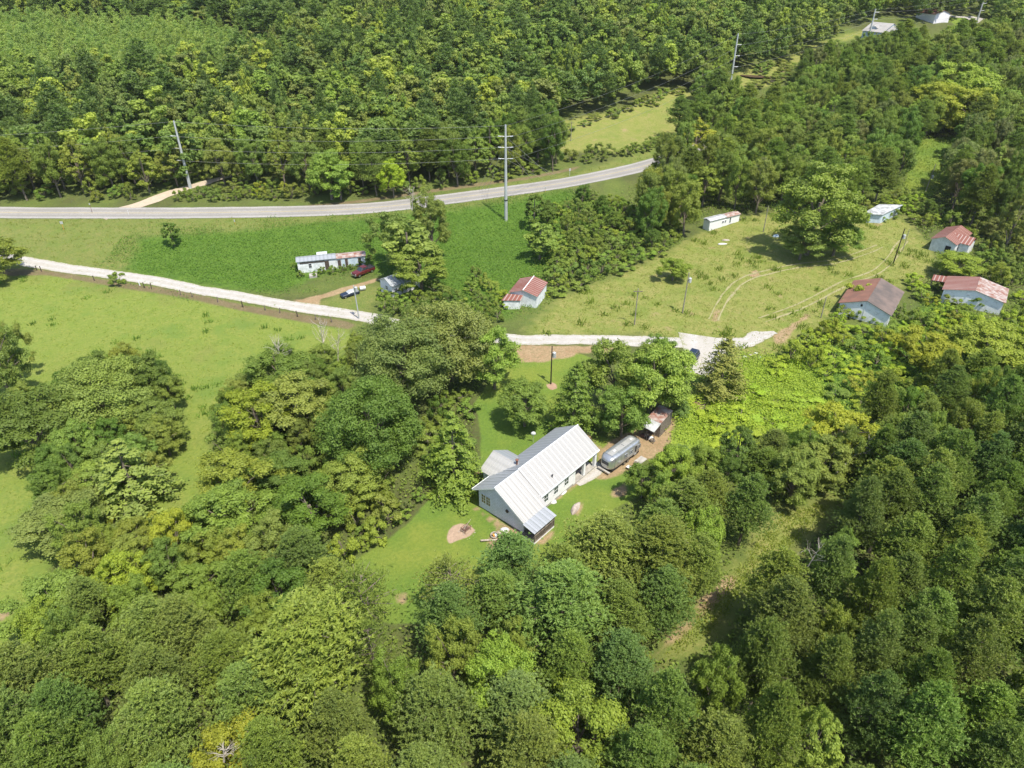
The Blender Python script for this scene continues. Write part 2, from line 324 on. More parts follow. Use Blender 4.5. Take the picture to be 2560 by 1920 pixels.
def groundmat():
    m,n,b=NM('ground_cover'); p=geoco(n)
    n1=noise(n,.06,4,p); n2=noise(n,.35,6,p,.65); n3=noise(n,2.2,5,p,.7); n4=noise(n,8,3,p,.7)
    wob=mth(n,'ADD',mth(n,'MULTIPLY',mth(n,'SUBTRACT',n2,.5),5.),mth(n,'MULTIPLY',mth(n,'SUBTRACT',n3,.5),2.2))
    def mask(name,amp,soft):
        a=n.nodes.new('ShaderNodeAttribute'); a.attribute_name=name
        return mr(n,mth(n,'ADD',a.outputs['Fac'],mth(n,'MULTIPLY',wob,amp)),-soft,soft,0,1,True)
    def cov(a,b_,c_,f=n2,g=n3): return mixc(n,mr(n,g,.38,.68),mixc(n,mr(n,f,.36,.62),a,b_),c_)
    c=cov((.07,.095,.028),(.1,.125,.035),(.075,.07,.033))                       # wood floor
    c=mixc(n,mr(n,n1,.4,.6),c,cov((.1,.14,.032),(.13,.155,.04),(.08,.11,.028)))
    c=mixc(n,mask('kudzu',1.1,2.2),c,cov((.075,.145,.022),(.11,.185,.028),(.055,.105,.018)))
    c=mixc(n,mask('lime',.8,1.5),c,cov((.2,.27,.035),(.27,.33,.045),(.13,.2,.03)))
    c=mixc(n,mask('verge',1.1,2.2),c,cov((.14,.18,.04),(.19,.19,.06),(.1,.14,.035)))
    md=cov((.19,.215,.05),(.26,.235,.085),(.14,.18,.04)); md=mixc(n,mr(n,noise(n,.13,6,p,.6),.52,.64,0,.6),md,(.13,.18,.035)); md=mixc(n,mr(n,noise(n,.21,6,p,.6),.62,.7,0,.6),md,(.3,.22,.13))
    c=mixc(n,mask('meadow',1.2,2.2),c,md)
    past=cov((.17,.22,.04),(.21,.235,.055),(.125,.18,.035))
    past=mixc(n,mr(n,noise(n,.045,5,p),.54,.66,0,.7),past,(.14,.15,.045)); past=mixc(n,mr(n,noise(n,.1,6,p,.6),.54,.64,0,.6),past,(.11,.18,.035))
    c=mixc(n,mask('pasture',.4,.8),c,past)
    c=mixc(n,mask('lawn',.22,.25),c,mixc(n,mr(n,n1,.42,.6),cov((.11,.18,.03),(.135,.205,.035),(.09,.15,.027)),cov((.165,.21,.035),(.19,.22,.042),(.13,.18,.03))))
    c=mixc(n,mask('brown',.25,.5),c,cov((.15,.105,.065),(.2,.15,.09),(.12,.12,.05)))
    c=mixc(n,mask('soil',.35,.35),c,cov((.3,.195,.115),(.36,.26,.16),(.21,.17,.09)))
    c=mixc(n,mask('ash',.06,.12),c,cov((.38,.27,.2),(.42,.31,.23),(.3,.22,.16)))
    c=mixc(n,mask('mulch',.06,.12),c,cov((.36,.24,.17),(.4,.28,.2),(.28,.18,.12)))
    n.links.new(c,b.inputs['Base Color']); b.inputs['Roughness'].default_value=.95; b.inputs['Specular IOR Level'].default_value=.1
    bump(n,b,mth(n,'ADD',n3,mth(n,'MULTIPLY',n4,.6)),.9,.22); return m
g=meshobj('ground',gm,groundmat()); tag(g,kind='structure')
# ---------------------------------------------------------------- roads as ribbons draped on the ground
def smoothline(P,step=1.):
    P=[Vector((*p,0)) for p in P]; out=[]
    P=[P[0]*2-P[1]]+P+[P[-1]*2-P[-2]]
    for i in range(1,len(P)-2):
        a,b,c,d=P[i-1:i+3]; L=(c-b).length; k=max(1,int(L/step))
        for j in range(k):
            t=j/k; out.append(.5*((2*b)+(c-a)*t+(2*a-5*b+4*c-d)*t*t+(3*b-a-3*c+d)*t**3))
    out.append(P[-2]); return np.array([(v.x,v.y) for v in out])
def ribbon(name,line,width,mat,lift,rag=0.,cols=7,off=0.,dash=None,kind='structure',parent=None):
    L=smoothline(line); T=np.gradient(L,axis=0); T/=np.linalg.norm(T,axis=1)[:,None]; Nn=np.stack([-T[:,1],T[:,0]],1)
    k=len(L); r=lambda: np.convolve(rng.normal(0,rag,k+4),np.ones(3)/3,'same')[:k] if rag else np.zeros(k)
    wd=np.interp(np.linspace(0,1,k),np.linspace(0,1,len(width)),width) if isinstance(width,(list,tuple)) else np.full(k,width)
    l=-wd/2+r(); rr=wd/2+r()
    S=np.linspace(0,1,cols); o=l[:,None]*(1-S)+rr[:,None]*S+off
    X=L[:,0:1]+Nn[:,0:1]*o; Y=L[:,1:2]+Nn[:,1:2]*o; Z=hgt(X,Y)+lift
    V=np.stack([X,Y,Z],-1).reshape(-1,3); I=np.arange(k*cols).reshape(k,cols)
    q=np.stack([I[:-1,:-1],I[1:,:-1],I[1:,1:],I[:-1,1:]],-1)
    if dash: q=q[[i for i in range(k-1) if i%dash[0]<dash[1]]]
    q=q.reshape(-1,4)[:,::-1]
    me=npmesh(name,V,q,{'across':np.tile(S,k)},True); o=meshobj(name,me,mat,parent)
    if kind: tag(o,kind=kind)
    return o
hwline=[tuple(p) for p in HWL]
ribbon('highway',hwline,8.6,'asphalt',.07,.12,15)
for off in (-3.55,3.55): ribbon('edge_line',hwline,.14,'paint_white',.085,0,2,off)
for off in (-.16,.16): ribbon('centre_line',hwline,.11,'paint_yellow',.085,0,2,off)
GR=[(-160,610),(-60,632),(23,647),(113,663),(226,680),(316,692),(407,706),(497,725),(579,738),(723,764),(897,790),(1050,822),(1280,848),(1400,849),(1523,851),(1640,855),(1740,858),(1840,858)]
ribbon('gravel_road',[tuple(at(*p))[:2] for p in GR],4.0,'gravel',.06,.15,9)
ribbon('gravel_track',[tuple(at(*p))[:2] for p in [(1830,860),(1880,850),(1920,838),(1940,832)]],[4.5,4,1.5],'gravel',.075,.6,9)
pad=[tuple(at(*p))[:2] for p in [(1768,842),(1762,870),(1755,905),(1742,935)]]
ribbon('gravel_parking_pad',pad,[11,8.5,6,5],'gravel',.08,.3,9)
ribbon('gravel_yard_path',[tuple(at(*p))[:2] for p in Z1([(1440,560),(1370,615),(1270,680),(1180,745)])],[2.6,2.8,2.4,1.6],'gravel',.05,.15,7)
ribbon('side_road',[tuple(at(*p))[:2] for p in [(247,543),(290,530),(370,505),(440,478),(520,455),(600,432),(680,405)]],[7,5,4,3.4,2.6,2.2,2],'gravel_tan',.05,.2,7)
ribbon('far_drive',[tuple(at(*p))[:2] for p in [(2362,37),(2400,43),(2440,52),(2480,60)]],2.6,'concrete',.1,.1,5)
for L_ in ([(1905,800),(1990,770),(2060,735),(2120,705),(2183,683),(2225,650),(2245,620),(2262,600)],[(1783,800),(1800,765),(1820,735),(1850,705),(1900,685),(1990,665),(2080,655),(2150,635),(2200,615)]):
    q_=[tuple(at(*p))[:2] for p in L_]
    for off in (-.9,.9): ribbon('wheel_track',q_,[.3,.5,.4,.35,.3],'track',.03,.12,3,off)
# pond
pc=at(1905,190); pm=MB(); k=28
vs=[(pc.x+8*math.cos(a)*(1+.15*math.sin(3*a)),pc.y+4.5*math.sin(a)*(1+.1*math.cos(2*a)),0) for a in [2*math.pi*i/k for i in range(k)]]
zmax=hz(pc.x,pc.y)+.1
pm.add([(v[0],v[1],zmax) for v in vs],[tuple(range(k))]); po=pm.build('pond',flat('muddy_water',(.09,.06,.035),.5,var=.1,spec=.2)); tag(po,kind='structure')
# ---------------------------------------------------------------- plants
def unit(v): return v/np.maximum(np.linalg.norm(v,axis=1)[:,None],1e-9)
def cards(Cn,Nr,size,asp=.6,g=None):
    g=g or rng; n=len(Cn); N=unit(Nr); t=unit(np.cross(N,g.normal(size=(n,3)))); b=np.cross(N,t)
    s=(size*g.uniform(.7,1.3,n))[:,None]; k=s*g.uniform(-.25,.25,(n,1))
    V=np.stack([Cn+t*s,Cn+b*s*asp+N*k,Cn-t*s,Cn-b*s*asp+N*k],1).reshape(-1,3)
    return V,np.arange(4*n).reshape(-1,4)
def crown_broad(seed,Rr,hc,rz,ncl,per,leaf,lob=.25,drop=.0):
    # big boughs on an uneven envelope, each carrying several leaf clumps
    g=np.random.default_rng(seed); ph=g.uniform(0,6.28,6); nb=max(8,int(ncl/5.5)); k=np.arange(nb)
    zz0=1-1.72*(k+.5)/nb; a=k*2.39996+g.uniform(-.5,.5,nb); rr=np.sqrt(np.maximum(0,1-zz0**2)); d=np.stack([rr*np.cos(a),rr*np.sin(a),zz0],1)
    lobe=1+lob*(np.sin(2*a+ph[0])*.5+np.sin(3*a+ph[1])*.4)+g.uniform(-.14,.14,nb)
    bc=d*(lobe*g.uniform(.56,.78,nb))[:,None]; C_=[];RR=[];TI=[]
    for i in range(nb):
        n_=int(g.integers(4,8)); u=unit(g.normal(size=(n_,3))+d[i]*.7); C_.append(bc[i]+u*g.uniform(.12,.27,(n_,1))*np.array([1.1,1.1,.8])); RR.append(g.uniform(.1,.19,n_)); TI.append(np.clip(g.uniform(0,1)*.6+g.uniform(0,.4,n_),0,1))
    cc=np.concatenate(C_)*np.array([Rr,Rr,rz]); cr=np.concatenate(RR)*Rr; ti=np.concatenate(TI); V=[];T=[]; tot=ncl*per/len(cc)
    for i in range(len(cc)):
        m=int(tot*g.uniform(.6,1.4)*(cr[i]/(.145*Rr))**1.3)+8; u=unit(g.normal(size=(m,3))); u[:,2]=np.abs(u[:,2])*np.where(g.random(m)<.74,1,-1)
        r_=cr[i]*g.uniform(.5,1.12,m)[:,None]*np.array([1.1,1.1,.72])
        p=cc[i]+u*r_*(1+.3*np.sin(u[:,0:1]*6+u[:,1:2]*5+ph[3]+i)); nn=u+np.array([0,0,.4])+g.normal(size=(m,3))*.5
        v,_=cards(p,nn,leaf,.62,g); V.append(v); T.append(np.repeat(np.clip(ti[i]*.6+g.uniform(0,.4,m),0,1),4))
    V=np.concatenate(V); V[:,2]+=hc; T=np.concatenate(T); return V,T,cc+np.array([0,0,hc])
def crown_pine(seed,Rr,h,base,nwh,tuft,leaf,blades=7):
    # whorls of ascending boughs, each ending in soft needle tufts
    g=np.random.default_rng(seed); V=[];T=[];br=[]; P=[];D=[];TT=[]
    for k in range(nwh):
        f=k/(nwh-1); z=base+(h-base)*f**.9; prof=math.sin(math.pi*min(1,.28+.72*(1-f)**.75*1.0))if f<.15 else (1-f)**.56
        prof=max(prof,.12); nb=int(g.integers(5,8)) if f<.9 else 4
        for j in range(nb):
            a=g.uniform(0,6.28); L=Rr*prof*g.uniform(.72,1.15); tip=np.array([math.cos(a)*L,math.sin(a)*L,z+L*g.uniform(.1,.38)])
            br.append((np.array([0,0,z-.2*L]),tip)); tb=g.uniform(0,1)
            nt_=max(5,int(tuft*(.35+prof)))
            s=g.uniform(.35,1.05,nt_)**.8; q=np.array([0,0,z])*(1-s[:,None])+tip*s[:,None]
            sp=.24*L+.25; q=q+g.normal(size=(nt_,3))*np.array([sp,sp,sp*.55])*.62
            P.append(q); D.append(unit(q-np.array([0,0,z-.9]))*.75+np.array([0,0,.7])); TT.append(np.clip(tb*.5+g.uniform(0,.5,nt_),0,1))
    P=np.concatenate(P);D=unit(np.concatenate(D));TT=np.concatenate(TT); n=len(P)
    for b in range(blades):
        u=unit(D+g.normal(size=(n,3))*.75); side=unit(np.cross(u,g.normal(size=(n,3)))); s=(leaf*g.uniform(.8,1.25,n))[:,None]
        a0=P-u*s*.25; a1=P+u*s; wd=side*s*.15; V.append(np.stack([a0-wd*.4,P+u*s*.45-wd,a1,P+u*s*.45+wd],1)); T.append(np.repeat(TT[:,None],4,1))
    V=np.concatenate(V).reshape(-1,3); T=np.concatenate(T).ravel(); return V,T,br
def crown_conifer(seed,Rr,h,base,layers,leaf,droop=.15,dens=1.,full=.85):
    g=np.random.default_rng(seed); P=[];D=[];TT=[];br=[]
    for k in range(layers):
        f=k/(layers-1); z=base+(h-base)*f; prof=(1-f)**full if f>.06 else .85; nb=int(9+5*(1-f))
        for j in range(nb):
            a=g.uniform(0,6.28); L=Rr*prof*g.uniform(.75,1.12)+.15; tip=np.array([math.cos(a)*L,math.sin(a)*L,z-L*droop+g.uniform(-.2,.3)])
            if j%3==0: br.append((np.array([0,0,z]),tip))
            m=int((14+34*prof)*dens); s=g.uniform(.25,1.03,m)**.7; q=np.array([0,0,z])*(1-s[:,None])+tip*s[:,None]
            q+=g.normal(size=(m,3))*np.array([.3,.3,.12])*(.35+.16*L*s[:,None]); P.append(q)
            D.append(unit(q*np.array([1,1,0])+1e-6)*.7+np.array([0,0,.9])+g.normal(size=(m,3))*.45); TT.append(np.clip(g.uniform(0,.5)+g.uniform(0,.5,m),0,1))
    P=np.concatenate(P);D=np.concatenate(D);TT=np.concatenate(TT); V,_=cards(P,D,leaf,.45,g); return V,np.repeat(TT,4),br
def limbs(mb,tips,zr,h,r,g,n=10,curl=1):
    for i in g.permutation(len(tips))[:n]:
        t=tips[i]; z=min(max(t[2]*g.uniform(.35,.65),zr),h*.8); a=Vector((0,0,z)); e=Vector(tuple(t)); m=(a+e)/2+Vector((0,0,.1*(e-a).length))
        mb.tube(a,m,r*.45,r*.28,5); mb.tube(m,e,r*.28,r*.08,5)
PROTO={}
def regproto(kind,crown,trunk,R_,H_):
    PROTO.setdefault(kind,[]).append((crown,trunk,R_,H_))
def mk(kind,seed,V,T,mb,R_,H_,mat='leaf',bark='bark'):
    cm=npmesh(kind+'_crown',V,np.arange(len(V)).reshape(-1,4),{'tint':T}); cm.materials.append(M[mat])
    tm=bpy.data.meshes.new(kind+'_trunk'); tm.from_pydata(mb.v,[],mb.f); tm.materials.append(M[bark]); regproto(kind,cm,tm,R_,H_)
for s in range(6):       # broadleaved tree, radius 5, height 12
    g=np.random.default_rng(100+s); V,T,tp=crown_broad(100+s,5,6.6,5.6,120+8*s,215,.135)
    mb=MB(); mb.tube((0,0,-.5),(0,0,7),.32,.18,8); limbs(mb,tp,2.2,9,.32,g,12); mk('broad',s,V,T,mb,5,12)
for s in range(3):       # big spreading oak with small leaves, radius 8, height 14
    g=np.random.default_rng(150+s); V,T,tp=crown_broad(150+s,8,7.6,6.9,240,230,.155,.2)
    mb=MB(); mb.tube((0,0,-.5),(0,0,7),.5,.3,8); limbs(mb,tp,2.5,10,.5,g,22); mk('oak',s,V,T,mb,8,14)
for s in range(4):       # upright sweetgum / tulip poplar, radius 3.5, height 14
    g=np.random.default_rng(200+s); V,T,tp=crown_broad(200+s,3.5,7.9,6.9,105,190,.14,.12)
    taper=np.interp(V[:,2],[2,5,9,15],[.8,1.12,.95,.2]); V[:,0]*=taper; V[:,1]*=taper
    mb=MB(); mb.tube((0,0,-.5),(0,0,11),.24,.08,8); limbs(mb,tp,2,12,.22,g,12); mk('tall',s,V,T,mb,3.5,14.2)
for s in range(6):       # loblolly pine, radius 3, height 14
    g=np.random.default_rng(300+s); V,T,br=crown_pine(300+s,3.1,14.5,3.2,19,44,.24,10)
    mb=MB(); mb.tube((0,0,-.5),(0,0,13.3),.19,.05,7)
    for a,b in br[::2]: mb.tube(a,b,.045,.015,4)
    mk('pine',s,V,T,mb,2.9,14.8)
for s in range(3):       # open, feathery pine
    g=np.random.default_rng(340+s); V,T,br=crown_pine(340+s,4.3,11,2.6,10,20,.30,6)
    mb=MB(); mb.tube((0,0,-.5),(0,0,10.2),.2,.05,7)
    for a,b in br: mb.tube(a,b,.06,.02,4)
    mk('openpine',s,V,T,mb,4.3,11.5)
for s in range(3):       # red cedar
    V,T,br=crown_conifer(400+s,3.1,10.5,.5,20,.15,-.22,1.15,.7); mb=MB(); mb.tube((0,0,-.5),(0,0,10),.2,.03,7)
    for a,b in br[::2]: mb.tube(a,b,.04,.015,4)
    mk('cedar',s,V,T,mb,3.1,10.5)
for s in range(2):       # drooping layered conifer
    V,T,br=crown_conifer(430+s,4.2,13,.6,17,.2,.1,1.35,.75); mb=MB(); mb.tube((0,0,-.5),(0,0,12.5),.25,.03,7)
    for a,b in br[::2]: mb.tube(a,b,.05,.015,4)
    mk('layered',s,V,T,mb,4.2,13)
for s in range(5):       # shrub, radius 2, height 3
    g=np.random.default_rng(500+s); V,T,tp=crown_broad(500+s,2,1.35,1.6,34,170,.095,.3)
    V[:,2]=np.maximum(V[:,2],-.1); mb=MB(); limbs(mb,tp,.05,.6,.12,g,8); mk('shrub',s,V,T,mb,2,3)
for s in range(3):       # vine-draped column
    g=np.random.default_rng(540+s); V,T,tp=crown_broad(540+s,2.3,4.5,4.4,70,120,.2,.3)
    V[:,2]=np.maximum(V[:,2],-.1); mb=MB(); mb.tube((0,0,-.4),(0,0,7),.2,.08,6); mk('vinetree',s,V,T,mb,2.3,9)
for s in range(4):       # far tree, coarser leaves
    g=np.random.default_rng(600+s); V,T,tp=crown_broad(600+s,5,7.8,6.8,72,85,.3,.22)
    mb=MB(); mb.tube((0,0,-.5),(0,0,10),.28,.1,6); mk('farbroad',s,V,T,mb,5,14,'leaf_far')
for s in range(2):
    V,T,br=crown_pine(660+s,2.,7,.8,9,9,.42,5); mb=MB(); mb.tube((0,0,-.3),(0,0,6),.1,.04,5); mk('youngpine',s,V,T,mb,2.,7,'leaf_young')
for s in range(3):
    V,T,br=crown_pine(640+s,3.4,15,4,11,11,.62,6); mb=MB(); mb.tube((0,0,-.5),(0,0,14),.2,.06,6); mk('farpine',s,V,T,mb,3.2,15.4,'leaf_pine_far')
def deadtree(seed,h,spread,name,label,loc,rz=0,tilt=(0,0),fork=5,thick=.12,group=None):
    g=np.random.default_rng(seed); o=thing(name,label,'dead tree',loc,rz,group,tilt); mb=MB(); bb=MB()
    mb.tube((0,0,-.3),(0,0,h*.55),thick,thick*.5,7); mb.tube((0,0,h*.55),(.2,0,h),thick*.5,.015,6)
    def rec(a,d,L,r,k,m):
        e=a+d*L; m.tube(a,e,r,r*.55,5)
        if k>0:
            for i in range(int(g.integers(2,4))):
                d2=Vector(tuple(np.array(d)+g.normal(size=3)*.42+np.array([0,0,.12]))).normalized(); rec(e if i else a+d*L*.6,d2,L*g.uniform(.5,.8),r*.5,k-1,m)
    for i in range(fork*2):
        z=h*g.uniform(.18,.85); a=g.uniform(0,6.28); d=Vector((math.cos(a),math.sin(a),g.uniform(.4,1.2))).normalized()
        rec(Vector((0,0,z)),d,spread*(1.1-z/h)*g.uniform(.6,1),thick*.4,2,bb)
    mb.build('trunk','deadwood',o); bb.build('branch','deadwood',o); return o
NAMES={'youngpine':'pine_tree','broad':'broadleaf_tree','oak':'oak_tree','tall':'sweetgum_tree','pine':'pine_tree','openpine':'pine_tree','cedar':'cedar_tree','layered':'conifer_tree','shrub':'shrub','vinetree':'vine_covered_tree','farbroad':'broadleaf_tree','farpine':'pine_tree'}
CATS={'shrub':'bush'}
GCOL={'olive':(.185,.225,.055),'grey':(.175,.2,.07),'dark':(.115,.175,.038),'mid':(.165,.22,.052),'yellow':(.25,.285,.045),'lime':(.27,.34,.045),'pine':(.17,.22,.06),'bluepine':(.15,.21,.066),'brown':(.17,.195,.08),'fresh':(.2,.262,.055),'gold':(.31,.33,.045)}
GCOL={k:(c[0]*1.12,c[1]*1.12,c[2]*1.) for k,c in GCOL.items()}
TREES=[]   # (x,y,r) for spacing
COUNT={}
def tree(kind,loc,rad,h,col,label,group=None,v=None):
    pk='shrub' if (kind=='broad' and h<5.4) else kind
    P=PROTO[pk]; cm,tm,R0,H0=P[(v if v is not None else random.randrange(len(P)))%len(P)]
    nm_=('shrub' if h<3.1 else 'sapling' if h<8 else NAMES[kind]) if kind in('broad','tall') else NAMES[kind]; sm=nm_=='shrub'
    o=bpy.data.objects.new(nm_,None); C.objects.link(o); o.empty_display_size=.5
    o.location=loc; o.rotation_euler=(random.gauss(0,.025),random.gauss(0,.025),random.uniform(0,6.28)); e=random.uniform(.93,1.07)
    o.scale=(rad/R0*e,rad/R0/e,h/H0); tag(o,label,'bush' if sm else 'tree',group)
    for n_,me in (('trunk',tm),('crown' if not sm else 'foliage',cm)):
        if n_=='trunk' and sm: n_='stems'
        c=bpy.data.objects.new(n_,me); C.objects.link(c); c.parent=o
        b=GCOL[col]; j=random.uniform(.86,1.16); y=random.uniform(.9,1.12); c.color=(b[0]*j*y,b[1]*j,b[2]*j*random.uniform(.85,1.2),1)
    TREES.append((loc[0],loc[1],rad)); COUNT[kind]=COUNT.get(kind,0)+1
    return o
def hero(kind,px,py,wpx,h,col,label,group=None,v=None,f=.55):   # crown centre pixel, crown width in pixels
    p=at(px,py,h*f); z=hz(p.x,p.y); D=(Vector((p.x,p.y,z+h*f))-Vector((0,0,CAMH))).length; rad=wpx*D/FPX/2
    return tree(kind,(p.x,p.y,z),rad,h,col,label,group,v)
H=[
('oak',1010,900,250,15,'grey','big grey green oak above the dark round tree, left of the bright yellow green tree',0),
('oak',1120,850,240,15,'grey','tall grey green oak hiding the gravel road right beside its bigger grey green neighbour',1),
('broad',1235,890,140,12,'fresh','bright yellow green tree leaning out from the right side of the big grey green oak',2),
('broad',1312,1005,145,8.5,'mid','soft feathery green tree alone on the lawn left of the dark cedar',0),
('cedar',1435,990,135,12.5,'dark','dark conical cedar between the feathery lawn tree and the big maple',0),
('broad',1545,930,170,14,'mid','tall green maple crown at the left end of the leafy group behind the camper',1),
('broad',1640,950,190,14,'fresh','wide bright green maple hanging over the wooden shed',3),
('broad',1560,1020,130,10,'mid','lower green maple crown drooping beside the far end of the white roofed house',4),
('broad',1640,905,105,12,'mid','green tree to the right of the maples just below the parked dark car',5),
('cedar',1808,915,135,11,'grey','olive green cedar standing right of the parked dark car',1),
('oak',925,1060,260,13.5,'dark','large round dark green tree left of the layered conifer',2),
('broad',740,1010,190,11,'olive','olive tree with bare grey twigs on top, left of the large dark green tree',0),
('broad',640,1040,170,10,'yellow','yellowish tree at the edge of the pasture strip, left end of the middle thicket',1),
('broad',700,930,170,9,'mid','green tree at the upper tip of the middle thicket beside the dead grey tree',4),
('layered',1130,1120,190,13,'fresh','pale green layered conifer between the dark round tree and the white roofed house',0),
('broad',590,1200,180,9,'yellow','yellow olive tree just below the pasture strip',3),
('broad',560,1290,200,9,'mid','bright green tree with a dark hollow under it, below the yellow olive tree',5),
('broad',780,1270,190,9.5,'dark','dark green tree beside the strip of tall weeds left of the lawn',2),
('broad',870,1200,170,8,'mid','green tree tucked below the large dark green tree next to the tall weeds',3),
('broad',700,1190,150,8,'dark','dark small tree in the gap of the middle thicket',0),
('oak',250,990,230,11,'olive','wide olive tree in the left clump standing in the pasture',1),
('broad',370,950,110,10,'dark','dark green tree at the upper right corner of the left clump in the pasture',2),
('broad',80,1060,190,11,'dark','dark tree at the left end of the pasture clump',4),
('broad',400,1050,120,8,'olive','small olive tree on the right flank of the left pasture clump',3),
('layered',310,1180,200,11,'olive','olive tree with flat layered branches below the left pasture clump',1),
('broad',190,1110,120,8,'mid','green tree in the middle of the left pasture clump',5),
('broad',160,1300,190,7,'grey','grey green thicket tree tangled in vines at the left pasture edge',0),
('broad',240,1210,130,6,'fresh','bright vine covered low tree at the left pasture edge',2),
('broad',-10,900,110,15,'mid','tall green tree cut by the left edge of the photo above the pasture clump',1),
('broad',20,870,70,12,'olive','slim olive tree beside the tall tree at the left edge',3),
('broad',140,1500,170,7,'mid','green tree at the lower left beside the open grass strip',3),
('broad',-20,640,120,10,'olive','olive tree at the far left where the gravel road leaves the photo',0),
('vinetree',1020,620,130,15,'mid','tall vine covered tree standing between the pickup and the utility pole',0),
('broad',1050,665,140,10,'mid','dense green tree hiding the small blue white house',1),
('broad',985,590,110,14,'olive','loose olive tree left of the tall vine covered tree',3),
('broad',1080,550,90,17,'olive','thin topped olive tree in front of the highway, right of the tall vine covered tree',4),
('vinetree',427,580,42,6.5,'dark','dark green bush tree smothered in vine right below the highway',1),
('vinetree',1335,520,60,10,'dark','dark vine draped spire just right of the tall steel pole',2),
('vinetree',1350,600,90,10,'mid','broad vine draped tree below the dark vine spire',0),
('shrub',291,692,42,3.2,'olive','round olive bush on the brown bank between gravel road and pasture',0),
('broad',2045,515,190,22,'olive','huge round green tree alone in the clearing, casting a shadow to its left',2),
('broad',2010,600,110,9,'olive','low drooping olive crown at the foot of the huge round tree',1),
('broad',2095,590,110,9,'mid','low green crown at the right foot of the huge round tree',2),
('broad',2350,255,120,17,'yellow','left crown of the golden green tree group near the upper right corner',0),
('broad',2415,220,135,19,'yellow','tallest crown of the golden green tree group near the upper right corner',3),
('broad',2440,275,110,16,'yellow','right lower crown of the golden green group near the upper right corner',5),
('broad',2395,660,100,6.5,'yellow','yellow green tree between the two rusty roofed houses on the right',0),
('broad',2150,730,70,5,'yellow','yellow green tree pressed against the left side of the brown shingled house',1),
('tall',1740,350,110,15,'gold','bright yellow tree in the wood beside the highway bend',1),
('tall',1230,230,70,17,'gold','bright yellow tree standing out in the wood beyond the highway',2),
('broad',1685,670,75,5.5,'fresh','round green bush tree at the tip of the thicket in the clearing',3),
('vinetree',845,440,75,12,'fresh','fresh green tree at the wood edge behind the highway, left of the tall steel pole',1),
('broad',820,430,110,14,'fresh','leafy bright tree at the wood edge behind the left part of the highway',5),
('broad',980,440,60,11,'lime','small lime green tree at the wood edge behind the highway',5),
('pine',1275,1420,150,11,'bluepine','pine just below the corner of the porch, overlapping the house wall',0),
('openpine',1130,1470,200,10,'pine','open crowned pine on the lawn edge below the fire pit',1),
('pine',1430,1390,0,0,'pine','',2),
('pine',1410,1530,230,14,'bluepine','broad blue green pine at bottom centre below the porch',3),
('pine',1520,1380,200,12,'pine','dense pine right of the porch, above the broad blue green pine',4),
('pine',1650,1400,200,13,'pine','tall pine with a bare dead branch, right of the pine by the porch',5),
('pine',1720,1280,150,11,'pine','pine between the tall pine with the bare branch and the grassy track',0),
('broad',1680,1170,110,9,'fresh','fresh green tree right of the camper yard',0),
('broad',1610,1200,90,6,'dark','dark green sapling clump at the edge of the camper yard',1),
('tall',1850,1110,90,9,'dark','dark green sweetgum at the lower edge of the lime coloured vines',0),
('broad',2110,1080,170,9,'yellow','spreading yellow olive tree above the fallen dead branch',1),
('broad',1990,1190,110,9,'mid','green tree at the upper end of the grassy track',4),
('broad',2060,1150,130,8,'olive','olive tree with fine twigs beside the fallen dead branch',2),
('cedar',1700,1010,60,4,'bluepine','small young pine between the shed and the lime vines',2),
('broad',1450,1830,240,11,'fresh','broad fresh green tree at the bottom edge of the photo, centre right',2),
('broad',1130,1640,120,12,'fresh','fresh green tree between the pines at bottom centre',1),
('broad',1250,1700,170,12,'fresh','larger fresh green tree left of the broad blue green pine at the bottom',4),
('broad',600,1880,170,10,'yellow','yellow green tree with white dead twigs at the bottom edge',3),
('openpine',900,1500,230,11,'olive','wide feathery olive pine left of the narrow tip of the lawn',1),
('broad',700,1480,160,9,'dark','dark green tree among the lower left thicket',2),
('pine',780,1640,280,15,'pine','very broad bright pine at bottom left centre',4),
('broad',2330,880,130,8,'yellow','yellow green tree near the right edge between the dark woods and the houses',3),
('broad',2480,860,160,9,'yellow','yellow olive tree at the right edge above the pine wood',0),
]
for hh in H:
    if hh[2+1]==0: continue
    hero(*hh[:7],None,hh[7])
